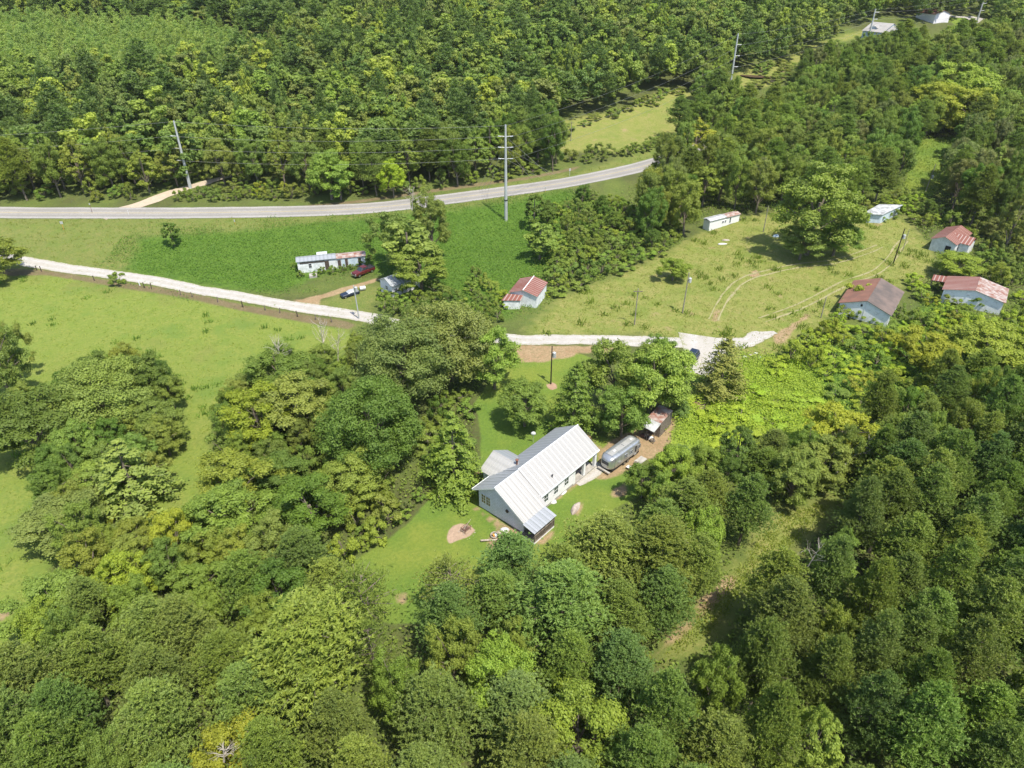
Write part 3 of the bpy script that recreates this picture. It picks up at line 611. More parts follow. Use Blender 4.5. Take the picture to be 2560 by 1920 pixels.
#FILL
def inpoly(P,x,y): return float(sdf(P,np.array([x]),np.array([y]))[0])>0
FARPTS={'farbroad':[],'farpine':[],'youngpine':[]}
OPEN=[ZW['pasture'][0],ZW['meadow'][0],ZW['meadow'][1],ZW['meadow'][3],ZW['lawn'][0],ZW['lawn'][1]]
BLD=[]  # filled below with keep-out circles of buildings and vehicles
for px,py,r in [(1310,1240,0),(1550,1150,4),(1640,1080,4),(1300,730,5),(760,670,8),(840,650,6),(860,692,5),(960,720,4),(1815,555,8),(2210,540,5),(2380,600,7),(2195,760,8),(2410,745,8),(2210,72,6),(2340,26,6),(1725,900,4),(1265,551,1.5),(476,470,1.5),(2233,657,3),(885,740,4),(1706,781,1)]:
    if r: p=at(px,py); BLD.append((p.x,p.y,r))
HWK=HW
def fill(poly,dist,hr,mix,where,grp,wr=(.8,1.15),maxn=9999,stuff=False,gapf=.62,open_=True,avoid=None,hwd=9):
    hm=sum(hr)/2; P=np.array([tuple(at(x,y,hm*.55))[:2] for x,y in poly]); x0,y0=P.min(0); x1,y1=P.max(0)
    pts=[]; cell={}; tries=int((x1-x0)*(y1-y0)/(dist*dist)*9); n=0
    for _ in range(tries):
        x=rng.uniform(x0,x1); y=rng.uniform(y0,y1)
        pts.append((x,y))
    A=np.array(pts); keep=sdf(P,A[:,0],A[:,1])>0
    A=A[keep]; 
    if open_:
        for O in OPEN: A=A[sdf(O,A[:,0],A[:,1])<-.8]
    A=A[pdist(HWK,A[:,0],A[:,1])>np.where(A[:,0]>62,4.5,hwd)]
    if avoid is not None: A=A[sdf(avoid,A[:,0],A[:,1])<-2]
    tr=np.array(TREES) if TREES else np.zeros((0,3)); got=[]
    for x,y in A:
        k=(int(x//dist),int(y//dist)); ok=True
        for i in (-1,0,1):
            for j in (-1,0,1):
                for q in cell.get((k[0]+i,k[1]+j),()):
                    if (q[0]-x)**2+(q[1]-y)**2<dist*dist: ok=False
        if not ok: continue
        if len(tr) and (np.hypot(tr[:,0]-x,tr[:,1]-y)<tr[:,2]*gapf+dist*.3).any(): continue
        if any((bx-x)**2+(by-y)**2<(r+dist*.3)**2 for bx,by,r in BLD): continue
        zq=hz(x,y)+hm*.5; qv=Vector((x,y,zq-CAMH)); zc=qv.y*math.cos(PITCH)-qv.z*math.sin(PITCH); pxx=1280+FPX*x/zc; pyy=960-FPX*(qv.y*math.sin(PITCH)+qv.z*math.cos(PITCH))/zc
        if not stuff and not(-190<pxx<2750 and pyy<2110): continue
        cell.setdefault(k,[]).append((x,y)); got.append((x,y))
    got.sort(key=lambda p:p[1]); ks=list(mix); wt=[mix[k][0] for k in ks]
    for x,y in got:
        kd=random.choices(ks,wt)[0]; kind=kd.split('.')[0]; col=kd.split('.')[1]; h=random.uniform(*hr)*mix[kd][2]; rad=dist*.5*random.uniform(*wr)*mix[kd][1]; z=hz(x,y)
        if stuff:
            FARPTS[kind].append((x,y,z-.1,rad,h)); continue
        fam='pine' if 'pine' in kind else ('shrub' if kind=='shrub' else 'broad')
        cn={'olive':'olive','grey':'grey green','dark':'dark green','mid':'green','yellow':'yellow olive','lime':'lime green','pine':'needle green','bluepine':'blue green','brown':'brownish green','fresh':'fresh green','gold':'golden'}[col]
        kn={'broad':'leafy tree' if h>=8 else 'leafy bush' if h<3.1 else 'small leafy tree','oak':'wide crowned tree','tall':'upright leafy tree','pine':'pine','openpine':'open feathery pine','cedar':'cedar','shrub':'bush','vinetree':'vine draped tree','layered':'layered conifer'}[kind]
        lab=f'{cn} {kn} {where}'; 
        tree(kind,(x,y,z-.1),rad,h,col,lab,f'{cn} {kn}s {grp}')
# near pine woods
PINES={'pine.pine':(6,1.3,1.),'pine.bluepine':(3,1.3,1.03),'broad.mid':(.9,1.,.85),'tall.fresh':(.6,.9,.85),'broad.olive':(.5,1,.8)}
fill([(1705,1740),(1785,1650),(1845,1560),(1915,1470),(1990,1385),(2065,1320),(2160,1255),(2280,1100),(2420,1010),(2560,960),(2800,940),(2900,2250),(1560,2250),(1600,1820)],4.1,(11.5,15),{'pine.pine':(6,1.5,1.),'pine.bluepine':(3,1.45,1.03),'broad.mid':(.9,1.15,.9),'tall.fresh':(.6,1.2,.85),'broad.olive':(.5,1.1,.85)},'in the dense pine wood filling the lower right corner','in the lower right pine wood')
fill([(1340,1480),(1450,1420),(1560,1370),(1640,1310),(1750,1240),(1840,1230),(1880,1270),(1825,1350),(1745,1430),(1665,1510),(1600,1600),(1550,1700),(1400,1700),(1330,1640),(1180,1580),(1050,1540),(1120,1510),(1230,1500)],4.2,(10,12.5),{'pine.pine':(5,1.55,1),'pine.bluepine':(3,1.5,1),'broad.fresh':(1.2,1.15,.85),'broad.yellow':(.8,1.1,.8)},'in the belt between the white roofed house and the grassy track','in the belt between house and grassy track')
fill([(-250,1820),(60,1700),(200,1560),(420,1560),(650,1560),(900,1600),(1100,1620),(1300,1700),(1560,1740),(1560,2250),(-350,2250)],4.5,(11,13.5),{'pine.pine':(6,1.5,1),'pine.bluepine':(1.5,1.5,1),'broad.yellow':(1.2,1.15,.9),'broad.mid':(1,1.15,.9),'openpine.olive':(1,1.4,.85)},'in the mixed wood along the bottom left edge','in the bottom left mixed wood')
fill([(120,1420),(200,1310),(400,1330),(520,1360),(700,1360),(850,1400),(900,1440),(880,1560),(560,1560),(300,1520),(130,1640),(90,1600)],3.9,(6.5,9.5),{'broad.olive':(3,1.45,1),'broad.yellow':(1.8,1.4,1),'broad.dark':(2,1.4,1),'broad.mid':(2,1.4,1),'pine.pine':(2,1.5,1.3)},'in the thicket left of the lawn tip','in the thicket left of the lawn tip',gapf=.55)
fill([(200,1270),(450,1290),(640,1330),(760,1350),(700,1120),(880,1130),(990,1200),(960,1290),(860,1380),(400,1380),(180,1360)],3.0,(3.5,6),{'broad.olive':(2,1.4,1),'broad.mid':(2,1.4,1),'broad.fresh':(1,1.4,.9),'shrub.yellow':(2,1.3,.6)},'in the low scrub between the pasture strip and the lawn','in the low scrub left of the lawn',gapf=.6)
fill([(900,1330),(960,1290),(1060,1230),(1090,1240),(1040,1310),(960,1370),(890,1400)],1.5,(1.2,2.4),{'shrub.fresh':(3,1.5,1),'shrub.olive':(2,1.5,1),'shrub.brown':(1,1.3,1)},'in the strip of tall weeds along the left lawn edge','along the left lawn edge')
fill([(1040,1060),(1130,960),(1180,930),(1190,1010),(1150,1080),(1190,1150),(1060,1240)],3.,(3,5),{'shrub.mid':(2,1.5,.7),'broad.dark':(2,1.4,1),'shrub.olive':(1,1.4,.6)},'between the round dark tree and the upper lawn','between the dark round tree and upper lawn',gapf=.6)
fill([(540,1000),(620,900),(720,850),(900,870),(900,1050),(780,1150),(620,1150),(530,1100)],3.4,(5,8),{'broad.olive':(2,1.45,1),'broad.mid':(3,1.45,1),'broad.dark':(1,1.4,1)},'in the thicket below the dead grey tree','in the thicket below the dead grey tree',gapf=.55)
fill([(50,1000),(180,930),(330,900),(440,960),(420,1100),(380,1220),(150,1280),(100,1200)],3.6,(5,8),{'broad.olive':(2,1.45,1),'broad.mid':(2,1.4,1),'broad.dark':(2,1.4,1)},'in the clump of trees in the left pasture','in the left pasture clump',gapf=.55,open_=False)
fill([(1880,880),(1960,820),(2100,800),(2250,820),(2330,790),(2480,800),(2750,780),(2750,980),(2400,1000),(2200,1040),(2130,950),(2000,900),(1930,900)],3.1,(2.4,4.6),{'broad.yellow':(2.5,1.4,1.1),'broad.lime':(3,1.4,1),'broad.fresh':(2,1.4,1),'shrub.lime':(4,1.5,.7)},'in the bright scrub below the brown shingled house','in the bright scrub below the brown shingled house')
fill([(2180,980),(2300,900),(2500,920),(2750,900),(2750,1060),(2350,1080),(2250,1150),(2170,1180),(2120,1120)],3.9,(8,12),{'pine.pine':(3,1.55,1),'broad.dark':(2,1.3,.9),'broad.olive':(2,1.3,.85)},'on the upper edge of the lower right pine wood','on the upper edge of the lower right wood')
fill([(1600,1230),(1640,1170),(1700,1140),(1790,1130),(1900,1110),(2060,1120),(2090,1180),(1960,1200),(1880,1180),(1760,1230),(1650,1280)],3.2,(5.5,8.5),{'pine.pine':(3,1.5,1.1),'broad.fresh':(2,1.4,1),'broad.dark':(2,1.4,1),'tall.mid':(1.5,1.2,1)},'between the lime coloured vines and the grassy track','between the lime vines and the grassy track')
fill([(1690,1090),(1760,980),(1830,920),(1960,900),(2100,880),(2180,950),(2000,1060),(1820,1120)],5.,(.9,1.9),{'shrub.lime':(5,1.3,1),'shrub.fresh':(1,.9,1)},'draped in the lime coloured vines right of the camper','in the lime coloured vines')
fill([(2270,690),(2330,700),(2500,800),(2600,700),(2750,640),(2750,900),(2350,860),(2250,800)],2.8,(2.2,4),{'shrub.lime':(3,1.5,.8),'broad.yellow':(2,1.3,.9),'shrub.fresh':(2,1.5,.8),'broad.mid':(1,1.3,1)},'around the two houses at the right edge','around the houses at the right edge')
fill([(2120,700),(2160,690),(2150,740),(2130,800),(2060,850),(1990,860),(2050,800)],2.6,(2,3.6),{'shrub.fresh':(3,1.4,1),'broad.lime':(2,1.3,1)},'left of the brown shingled cottage','left of the brown shingled cottage')
fill([(2440,570),(2560,540),(2750,540),(2750,700),(2500,690),(2460,640)],3.2,(4,6.5),{'broad.olive':(3,1.4,1),'broad.grey':(2,1.4,1),'broad.mid':(1,1.4,1)},'right of the upper rusty roofed house','right of the upper rusty roofed house')
fill([(2420,480),(2380,400),(2440,330),(2560,280),(2800,280),(2800,560),(2560,560),(2440,540)],5.2,(14,17),{'broad.brown':(3,1.5,1),'tall.olive':(2,1.5,1),'pine.pine':(2,1.6,1.05),'broad.dark':(1,1.4,1)},'in the tall wood at the upper right edge','in the tall wood at the upper right edge')
fill([(2280,560),(2330,500),(2420,520),(2480,560),(2400,580)],3.2,(3.5,5.5),{'broad.olive':(3,1.4,1),'shrub.fresh':(2,1.4,.7),'broad.dark':(2,1.3,1)},'in the scrub above the upper rusty roofed house','above the upper rusty roofed house')
fill([(1600,520),(1640,450),(1660,400),(1640,320),(1720,270),(1800,220),(1860,260),(1960,200),(2080,130),(2180,120),(2300,120),(2450,80),(2800,60),(2800,330),(2480,350),(2290,330),(2260,400),(2230,480),(2150,490),(1930,490),(1900,500),(1760,520),(1650,540)],5.8,(13,17),{'broad.olive':(2.5,1.45,1),'pine.pine':(3,1.7,1.05),'broad.mid':(2,1.4,1),'broad.dark':(2,1.4,1),'tall.fresh':(1.5,1.6,1),'broad.brown':(.7,1.3,.95)},'in the wood between the highway bend and the clearing','in the wood between highway bend and clearing')
fill([(1400,500),(1480,480),(1560,500),(1660,540),(1730,560),(1750,590),(1690,620),(1600,650),(1520,700),(1460,770),(1390,760),(1390,640),(1330,560)],3.1,(3,6),{'broad.mid':(3,1.5,1),'broad.dark':(.8,1.4,1),'tall.mid':(.5,1.3,1.1),'broad.fresh':(3,1.5,.8),'shrub.fresh':(3,1.5,.6)},'in the thicket between the vine slope and the clearing','in the thicket between vine slope and clearing')
fill([(1130,720),(1190,680),(1260,710),(1270,790),(1180,810),(1120,790)],2.6,(2.2,3.6),{'shrub.fresh':(2,1.4,.9),'broad.mid':(2,1.4,1),'broad.lime':(1,1.3,1)},'around the small rusty striped outhouse','around the small rusty striped outhouse')
fill([(940,760),(960,700),(1000,720),(1100,710),(1130,740),(1120,800),(1050,810)],2.8,(2.5,4.5),{'broad.mid':(2,1.4,1),'shrub.fresh':(2,1.4,.9),'broad.dark':(2,1.4,1)},'around the mostly hidden blue white cottage','around the hidden blue white cottage',gapf=.4)
fill([(1880,530),(2160,490),(2300,480),(2340,540),(2270,580),(2180,570),(2000,560)],3.,(1.8,3.4),{'shrub.fresh':(2,1.5,1),'shrub.lime':(2,1.5,1),'shrub.olive':(1,1.5,1)},'around the bleached metal roof at the back of the clearing','at the back of the clearing')
# beyond the highway: first ranks one by one, the far wood as one mass
fill([(-150,500),(60,500),(330,470),(330,500),(200,522),(-150,525)],2.7,(2.6,4.8),{'shrub.olive':(2,1.4,1),'shrub.fresh':(2,1.4,1),'shrub.yellow':(1,1.4,1)},'in the brush left of the dirt side road','in the brush left of the side road')
fill([(370,505),(470,475),(600,455),(760,470),(880,480),(800,508),(600,524),(390,535)],2.6,(2.2,4.6),{'shrub.olive':(2,1.4,1),'shrub.mid':(2,1.4,1),'shrub.yellow':(1,1.4,1)},'in the brush between side road and highway','in the brush between side road and highway')
fill([(1400,385),(1560,350),(1660,335),(1640,375),(1480,400)],3.4,(2.5,4.5),{'shrub.mid':(2,1.4,1),'shrub.olive':(2,1.4,1)},'in the brush between the highway and the far field','in the brush below the far field')
EDGE=[(-160,425),(280,420),(420,400),(560,385),(640,430),(800,450),(1050,430),(1250,395),(1390,375),(1400,315),(1560,285),(1690,215),(1790,215),(1800,150),(1600,215),(1400,265),(1250,345),(1000,390),(700,395),(300,382),(-160,382)]
fill(EDGE,5.6,(13,17),{'broad.olive':(2,1.5,1),'broad.mid':(2,1.5,1),'broad.dark':(2,1.5,1),'pine.pine':(3,1.7,1.05),'tall.fresh':(1.6,1.5,1),'tall.olive':(1.5,1.5,1)},'in the front ranks of the wood beyond the highway','in the front ranks of the wood beyond the highway')
fill([(-160,480),(280,470),(420,440),(560,430),(700,480),(880,480),(1100,455),(1280,430),(1380,405),(1390,390),(1250,410),(1050,440),(800,460),(640,440),(560,400),(280,430),(-160,440)],3.6,(3,5.5),{'shrub.mid':(2,1.5,.7),'broad.olive':(2,1.4,1),'broad.fresh':(2,1.4,1)},'at the foot of the wood beyond the highway','at the foot of the wood beyond the highway')
MIXF={'farbroad.mid':(6,1.5,1),'farpine.pine':(3,1.6,1.05)}
fill([(-400,215),(150,230),(420,190),(620,170),(700,110),(560,70),(300,50),(-400,40)],3.2,(4,9.5),{'youngpine.pine':(1,1.5,1)},'','',stuff=True,gapf=.4,wr=(.6,1.4))
YP=np.array([tuple(at(x,y,4))[:2] for x,y in [(-400,215),(150,230),(420,190),(620,170),(700,110),(560,70),(300,50),(-400,40)]])
fill([(-300,385),(300,385),(700,400),(1000,390),(1250,345),(1400,260),(1600,205),(1780,160),(1850,60),(1900,-70),(-400,-70)],5.2,(9.5,19),MIXF,'','',stuff=True,gapf=.45,avoid=YP,wr=(.6,1.9))
fill([(1780,150),(1850,130),(2000,110),(2100,60),(2150,15),(2300,-10),(2300,-70),(1900,-70),(1820,60)],6,(13,17.5),MIXF,'','',stuff=True)
fill([(2300,10),(2500,20),(2500,50),(2700,80),(2900,60),(2900,-70),(2250,-70)],6,(13,17.5),MIXF,'','',stuff=True)
fill([(1930,250),(2010,180),(2100,125),(2180,108),(2260,100),(2300,110),(2400,80),(2500,75),(2800,70),(2800,130),(2300,150),(2000,260)],4.6,(9,13),{'broad.fresh':(2,1.5,1),'broad.mid':(2,1.5,1),'pine.pine':(2,1.6,1.05),'broad.olive':(2,1.5,1)},'in the belt below the far houses at top right','in the belt below the far houses',gapf=.4,open_=False)
fill([(1830,300),(1880,262),(1940,240),(2000,190),(2070,135),(2150,105),(2200,110),(2200,170),(2080,220),(1960,310)],5.,(11,15),{'broad.fresh':(2,1.5,1),'broad.mid':(2,1.5,1),'pine.pine':(2,1.6,1.05),'tall.olive':(1,1.5,1)},'in the belt right of the pond field','in the belt right of the pond field',gapf=.4,open_=False)
fill([(1385,330),(1440,300),(1560,262),(1660,222),(1700,225),(1600,270),(1470,300),(1400,345)],4.5,(1.6,3.4),{'shrub.mid':(2,1.3,1),'shrub.olive':(2,1.3,1),'shrub.fresh':(1,1.3,1)},'along the upper edge of the far field beyond the highway','along the upper edge of the far field',open_=False)
fill([(1860,215),(1900,205),(1960,205),(2000,165),(1990,150),(1940,150),(1900,170),(1930,190)],5,(2,4),{'shrub.olive':(2,1.6,1.2),'shrub.mid':(1,1.5,1.2)},'round the muddy pond near the top right','round the muddy pond',open_=False)
# farther hills out of the frame, seen when the view moves aside
MX={'farbroad.mid':(1,1.3,1)}
def farthing(kind,name):
    pts=np.array(FARPTS[kind]); n=len(pts)
    col=bpy.data.collections.new(name+'_trees')
    for i,(cm,tm,R0,H0) in enumerate(PROTO[kind]):
        V=np.empty(len(cm.vertices)*3,np.float32); cm.vertices.foreach_get('co',V); o=bpy.data.objects.new(f'{kind}_{i}',cm); col.objects.link(o)
    me=bpy.data.meshes.new(name); me.vertices.add(n); me.vertices.foreach_set('co',pts[:,:3].astype(np.float32).ravel())
    R0,H0=PROTO[kind][0][2:4]
    sc=np.stack([pts[:,3]/R0,pts[:,3]/R0,pts[:,4]/H0],1).astype(np.float32)
    a=me.attributes.new('sc','FLOAT_VECTOR','POINT'); a.data.foreach_set('vector',sc.ravel())
    a=me.attributes.new('rot','FLOAT_VECTOR','POINT'); a.data.foreach_set('vector',np.stack([np.zeros(n),np.zeros(n),rng.uniform(0,6.28,n)],1).astype(np.float32).ravel())
    a=me.attributes.new('pick','INT','POINT'); a.data.foreach_set('value',rng.integers(0,len(PROTO[kind]),n).astype(np.int32))
    ob=bpy.data.objects.new(name,me); C.objects.link(ob)
    ng=bpy.data.node_groups.new(name,'GeometryNodeTree'); ng.interface.new_socket('Geometry',in_out='INPUT',socket_type='NodeSocketGeometry'); ng.interface.new_socket('Geometry',in_out='OUTPUT',socket_type='NodeSocketGeometry')
    N=ng.nodes; gi=N.new('NodeGroupInput'); go=N.new('NodeGroupOutput'); ci=N.new('GeometryNodeCollectionInfo'); ci.inputs[0].default_value=col; ci.inputs[1].default_value=True; ci.inputs[2].default_value=True
    ip=N.new('GeometryNodeInstanceOnPoints'); ip.inputs['Pick Instance'].default_value=True
    def na(nm,t): x=N.new('GeometryNodeInputNamedAttribute'); x.data_type=t; x.inputs[0].default_value=nm; return x.outputs[0]
    L=ng.links; L.new(gi.outputs[0],ip.inputs['Points']); L.new(ci.outputs[0],ip.inputs['Instance']); L.new(na('pick','INT'),ip.inputs['Instance Index'])
    e2r=N.new('FunctionNodeEulerToRotation'); L.new(na('rot','FLOAT_VECTOR'),e2r.inputs[0]); L.new(e2r.outputs[0],ip.inputs['Rotation']); L.new(na('sc','FLOAT_VECTOR'),ip.inputs['Scale'])
    L.new(ip.outputs[0],go.inputs[0]); md=ob.modifiers.new('trees','NODES'); md.node_group=ng
    return ob
o=farthing('farbroad','distant_broadleaf_wood'); tag(o,'far mixed green broadleaf wood covering the rising land at the top','wood',kind='stuff')
o=farthing('youngpine','young_pine_plantation'); tag(o,'pale smooth band of young pines on the hillside at upper left','wood',kind='stuff')
o=farthing('farpine','distant_pine_wood'); tag(o,'dark far pines mixed through the wood on the rising land at the top','wood',kind='stuff')
#COVER
def cover(name,polys,dens,size,cols,label,hmax=.5,up=.5,mat=None,clump=1.,lift=.1,mask=None,asp=.7,cat='plants',soft=1.2):
    P_=[];
    for P in polys:
        x0,y0=P.min(0); x1,y1=P.max(0); n=int((x1-x0)*(y1-y0)*dens); X=rng.uniform(x0,x1,n); Y=rng.uniform(y0,y1,n); s=sdf(P,X,Y)+rng.normal(0,soft,n)+soft*1.5*np.sin(X*.31+Y*.17)*np.sin(Y*.27-X*.11)
        k=s>0; P_.append(np.stack([X[k],Y[k]],1))
    A=np.concatenate(P_); A=A[pdist(HWK,A[:,0],A[:,1])>5.3]
    if mask is not None: A=A[mask(A)]
    n=len(A); f=(np.sin(A[:,0]*1.1+np.sin(A[:,1]*.7)*2)*np.cos(A[:,1]*.9+np.sin(A[:,0]*.5)*2)*.25+.25)+.5*(.5+.5*np.sin(A[:,0]*.33+np.sin(A[:,1]*.21)*3)*np.sin(A[:,1]*.29+np.sin(A[:,0]*.17)*3))
    z=hgt(A[:,0],A[:,1])+lift+hmax*f*rng.uniform(.3,1,n)
    Cn=np.stack([A[:,0],A[:,1],z],1); Nn=rng.normal(size=(n,3))*.55+np.array([0,0,up]); V,q=cards(Cn,Nn,size,asp)
    t=np.repeat(np.clip(.5*f+rng.uniform(0,.5,n),0,1),4); me=npmesh(name,V,q,{'tint':t}); o=meshobj(name,me,mat or 'leaf'); o.color=(*cols,1); return tag(o,label,cat,kind='stuff')
GRL=np.array([tuple(at(*p))[:2] for p in GR])
offroad=lambda A: pdist(GRL,A[:,0],A[:,1])>2.6
soilP=ZW['soil'][0]; 
offsoil=lambda A: offroad(A)&(sdf(soilP,A[:,0],A[:,1])<-1.2)
cover('vine_cover',[ZW['kudzu'][0]],11,.15,(.1,.185,.024),'deep green vine leaves smothering the slope below the highway',.9,.9,mask=offsoil,soft=3.)
cover('vine_cover',ZW['lime'],26,.14,(.28,.36,.045),'lime coloured vines covering the hollow right of the camper',1.6,.8,soft=1.5)
cover('vine_cover',[ZW['kudzu'][1]],9,.16,(.22,.3,.045),'yellow green scrub vines running up to the brown shingled cottage',1.3,.8,soft=2.)
def tufts(name,polys,n,col,label,hh=(.4,1.),blades=14,spread=.35,mask=None,cl=None,wd=.05):
    V=[];T=[]; P=polys; pts=[]
    areas=[max(1,(p.max(0)-p.min(0)).prod()) for p in P]
    for p,a in zip(P,areas):
        m=int(n*a/sum(areas)); X=rng.uniform(*[v[0] for v in (p.min(0)[:1],p.max(0)[:1])],m); Y=rng.uniform(p.min(0)[1],p.max(0)[1],m)
        k=sdf(p,X,Y)>.5; pts.append(np.stack([X[k],Y[k]],1))
    A=np.concatenate(pts)
    if cl: fld=np.sin(A[:,0]*.16+1)*np.sin(A[:,1]*.21+2)+.5*np.sin(A[:,0]*.43+A[:,1]*.37); A=A[fld+rng.normal(0,.3,len(A))>cl]
    if mask is not None: A=A[mask(A)]
    m=len(A); z=hgt(A[:,0],A[:,1]); base=np.stack([A[:,0],A[:,1],z],1); H_=rng.uniform(*hh,m); tt=rng.uniform(0,1,m)
    for b in range(blades):
        o_=rng.normal(0,spread*.5,(m,2)); r0=base+np.concatenate([o_,np.zeros((m,1))],1); d=np.stack([rng.normal(0,.4,m),rng.normal(0,.4,m),np.ones(m)],1)
        tip=r0+d*(H_*rng.uniform(.6,1.1,m))[:,None]; a=rng.uniform(0,6.28,m); s=np.stack([np.cos(a),np.sin(a),0*a],1)*wd*1.6
        V.append(np.stack([r0-s*.6,r0+s*.6,r0*.4+tip*.6+s,tip],1)); T.append(np.repeat(np.clip(tt*.6+rng.uniform(0,.4,m),0,1)[:,None],4,1))
    V=np.concatenate(V).reshape(-1,3); T=np.concatenate(T).ravel(); me=npmesh(name,V,np.arange(len(V)).reshape(-1,4),{'tint':T}); o=meshobj(name,me,'leaf'); o.color=(*col,1); return tag(o,label,'grass',kind='stuff')
tufts('pasture_weeds',[ZW['pasture'][0]],900,(.13,.21,.035),'dark green weed clumps dotted over the pasture',(.4,.95),26,.9,cl=.35,wd=.07)
tufts('pasture_grass',[ZW['pasture'][0]],11000,(.22,.27,.05),'short yellow green grass of the pasture',(.1,.25),4,.4,wd=.05)
tufts('meadow_grass',ZW['meadow'][:1],12000,(.22,.24,.06),'rough straw green grass of the clearing',(.1,.3),5,.5,wd=.04)
tufts('meadow_weeds',ZW['meadow'][:1],420,(.17,.22,.04),'taller green weeds growing through the clearing',(.6,1.3),26,1.2,cl=.2,wd=.08)
tufts('verge_grass',[ZW['verge'][0]],9000,(.2,.23,.05),'olive roadside grass between the highway and the gravel road',(.2,.5),5,.6,mask=lambda A:(pdist(HWK,A[:,0],A[:,1])>5.2)&offroad(A))
tufts('track_grass',ZW['meadow'][3:4],6000,(.23,.27,.05),'yellow green grass on the track between the pine woods',(.15,.4),5,.5)
def woodpoly(l): return W(l)
UG=[W([(1500,560),(1640,420),(1900,300),(2700,150),(2750,560),(2300,600),(2150,540),(1760,560)]),
    W([(-100,1300),(500,1250),(1000,1100),(1180,1000),(1180,1160),(900,1400),(850,1500),(-100,1700)]),W([(900,820),(1250,840),(1240,960),(1180,1000),(900,1000)]),
    W([(500,900),(860,860),(900,1100),(560,1200)]),W([(2270,560),(2750,500),(2750,820),(2350,860),(2280,700)]),
    W([(1560,1200),(1900,1120),(2150,1170),(2560,1000),(2800,1100),(2800,2300),(-300,2300),(-300,1600),(900,1500),(1450,1500)]),
    W([(1330,520),(1500,480),(1700,560),(1700,640),(1400,780),(1330,740)]),W([(-200,440),(700,440),(1400,380),(1400,300),(-200,300)])]
nolawn=lambda A:(sdf(ZW['lawn'][0],A[:,0],A[:,1])<-.6)&(sdf(ZW['meadow'][3],A[:,0],A[:,1])<-.5)&offroad(A)&(sdf(ZW['pasture'][0],A[:,0],A[:,1])<-.6)&(sdf(ZW['meadow'][0],A[:,0],A[:,1])<-.5)&np.all([np.hypot(A[:,0]-b[0],A[:,1]-b[1])>b[2]*.8 for b in BLD],0)
cover('undergrowth',UG,5,.2,(.17,.225,.045),'mixed green undergrowth covering the ground beneath and between the trees',1.1,.8,mask=nolawn)
# ================================================================ buildings
def siding():
    m,n,b=NM('pale_shingle_siding'); co=objco(n); sx=n.nodes.new('ShaderNodeSeparateXYZ'); n.links.new(co,sx.inputs[0])
    cb=n.nodes.new('ShaderNodeCombineXYZ'); n.links.new(sx.outputs[1],cb.inputs[0]); n.links.new(sx.outputs[2],cb.inputs[1]); n.links.new(sx.outputs[0],cb.inputs[2])
    br=n.nodes.new('ShaderNodeTexBrick'); n.links.new(cb.outputs[0],br.inputs['Vector']); br.inputs['Scale'].default_value=1
    br.inputs['Brick Width'].default_value=.6; br.inputs['Row Height'].default_value=.28; br.inputs['Mortar Size'].default_value=.02
    br.inputs['Color1'].default_value=(.72,.74,.86,1); br.inputs['Color2'].default_value=(.66,.68,.8,1); br.inputs['Mortar'].default_value=(.4,.45,.54,1)
    n.links.new(mixc(n,mr(n,noise(n,1.5,4,co),.4,.7,0,.5),br.outputs['Color'],(.5,.52,.56)),b.inputs['Base Color']); b.inputs['Roughness'].default_value=.7; return m
M['siding']=siding()
def lap():
    m,n,b=NM('white_lap_siding'); co=objco(n); sx=n.nodes.new('ShaderNodeSeparateXYZ'); n.links.new(co,sx.inputs[0])
    v=mth(n,'FRACT',mth(n,'DIVIDE',sx.outputs[2],.22)); f=noise(n,1.3,5,co)
    c=mixc(n,mr(n,v,.0,.2,1,0),(.76,.79,.82),(.38,.41,.44)); c=mixc(n,mr(n,f,.55,.72,0,.7),c,(.4,.4,.38))
    n.links.new(c,b.inputs['Base Color']); b.inputs['Roughness'].default_value=.7; return m
M['lap']=lap()
def window(parent,x0,x1,z0,z1,y,face,axis='y',mat='glass',mull=(1,1),fr='trim'):
    # a framed window lying in a wall whose outside looks along face (+1/-1) of the given axis
    t=.07; mb=MB(); gl=MB(); o=face
    def bx(m,a0,a1,b0,b1,d0,d1):
        lo,hi=sorted((y+o*d0,y+o*d1))
        if axis=='y': m.box(a0,a1,lo,hi,b0,b1)
        else: m.box(lo,hi,a0,a1,b0,b1)
    bx(mb,x0-t,x0,z0-t,z1+t,-.05,.06); bx(mb,x1,x1+t,z0-t,z1+t,-.05,.06); bx(mb,x0,x1,z1,z1+t,-.05,.06); bx(mb,x0,x1,z0-t,z0,-.05,.06)
    for i in range(1,mull[0]+1):
        x=x0+(x1-x0)*i/(mull[0]+1); bx(mb,x-.02,x+.02,z0,z1,.01,.05)
    for i in range(1,mull[1]+1):
        z=z0+(z1-z0)*i/(mull[1]+1); bx(mb,x0,x1,z-.018,z+.018,.012,.047)
    bx(gl,x0,x1,z0,z1,-.04,.02); w_=mb.build('window',fr,parent); gl.build('pane',mat,w_); return w_
def ribs(mb,A,B,Cc,D,step,r=.03):    # standing ribs on a roof plane: A-B is the ridge, D-C the eave
    A,B,Cc,D=map(Vector,(A,B,Cc,D)); n=(B-A).cross(D-A).normalized(); n=n if n.z>0 else -n; k=int((B-A).length/step); u=(B-A).normalized()*r
    for i in range(1,k):
        f=i/k; a=A.lerp(B,f); d=D.lerp(Cc,f); vs=[a-u,a+u,d+u,d-u]; mb.add([*[v+n*.002 for v in vs],*[v+n*.045 for v in (a-u*.4,a+u*.4,d+u*.4,d-u*.4)]],[(4,5,6,7),(0,1,5,4),(2,3,7,6),(1,2,6,5),(3,0,4,7)])
def loc3(px,py,z): # world point at height z above the local ground
    p=at(px,py,z); return Vector((p.x,p.y,hz(p.x,p.y)+z))
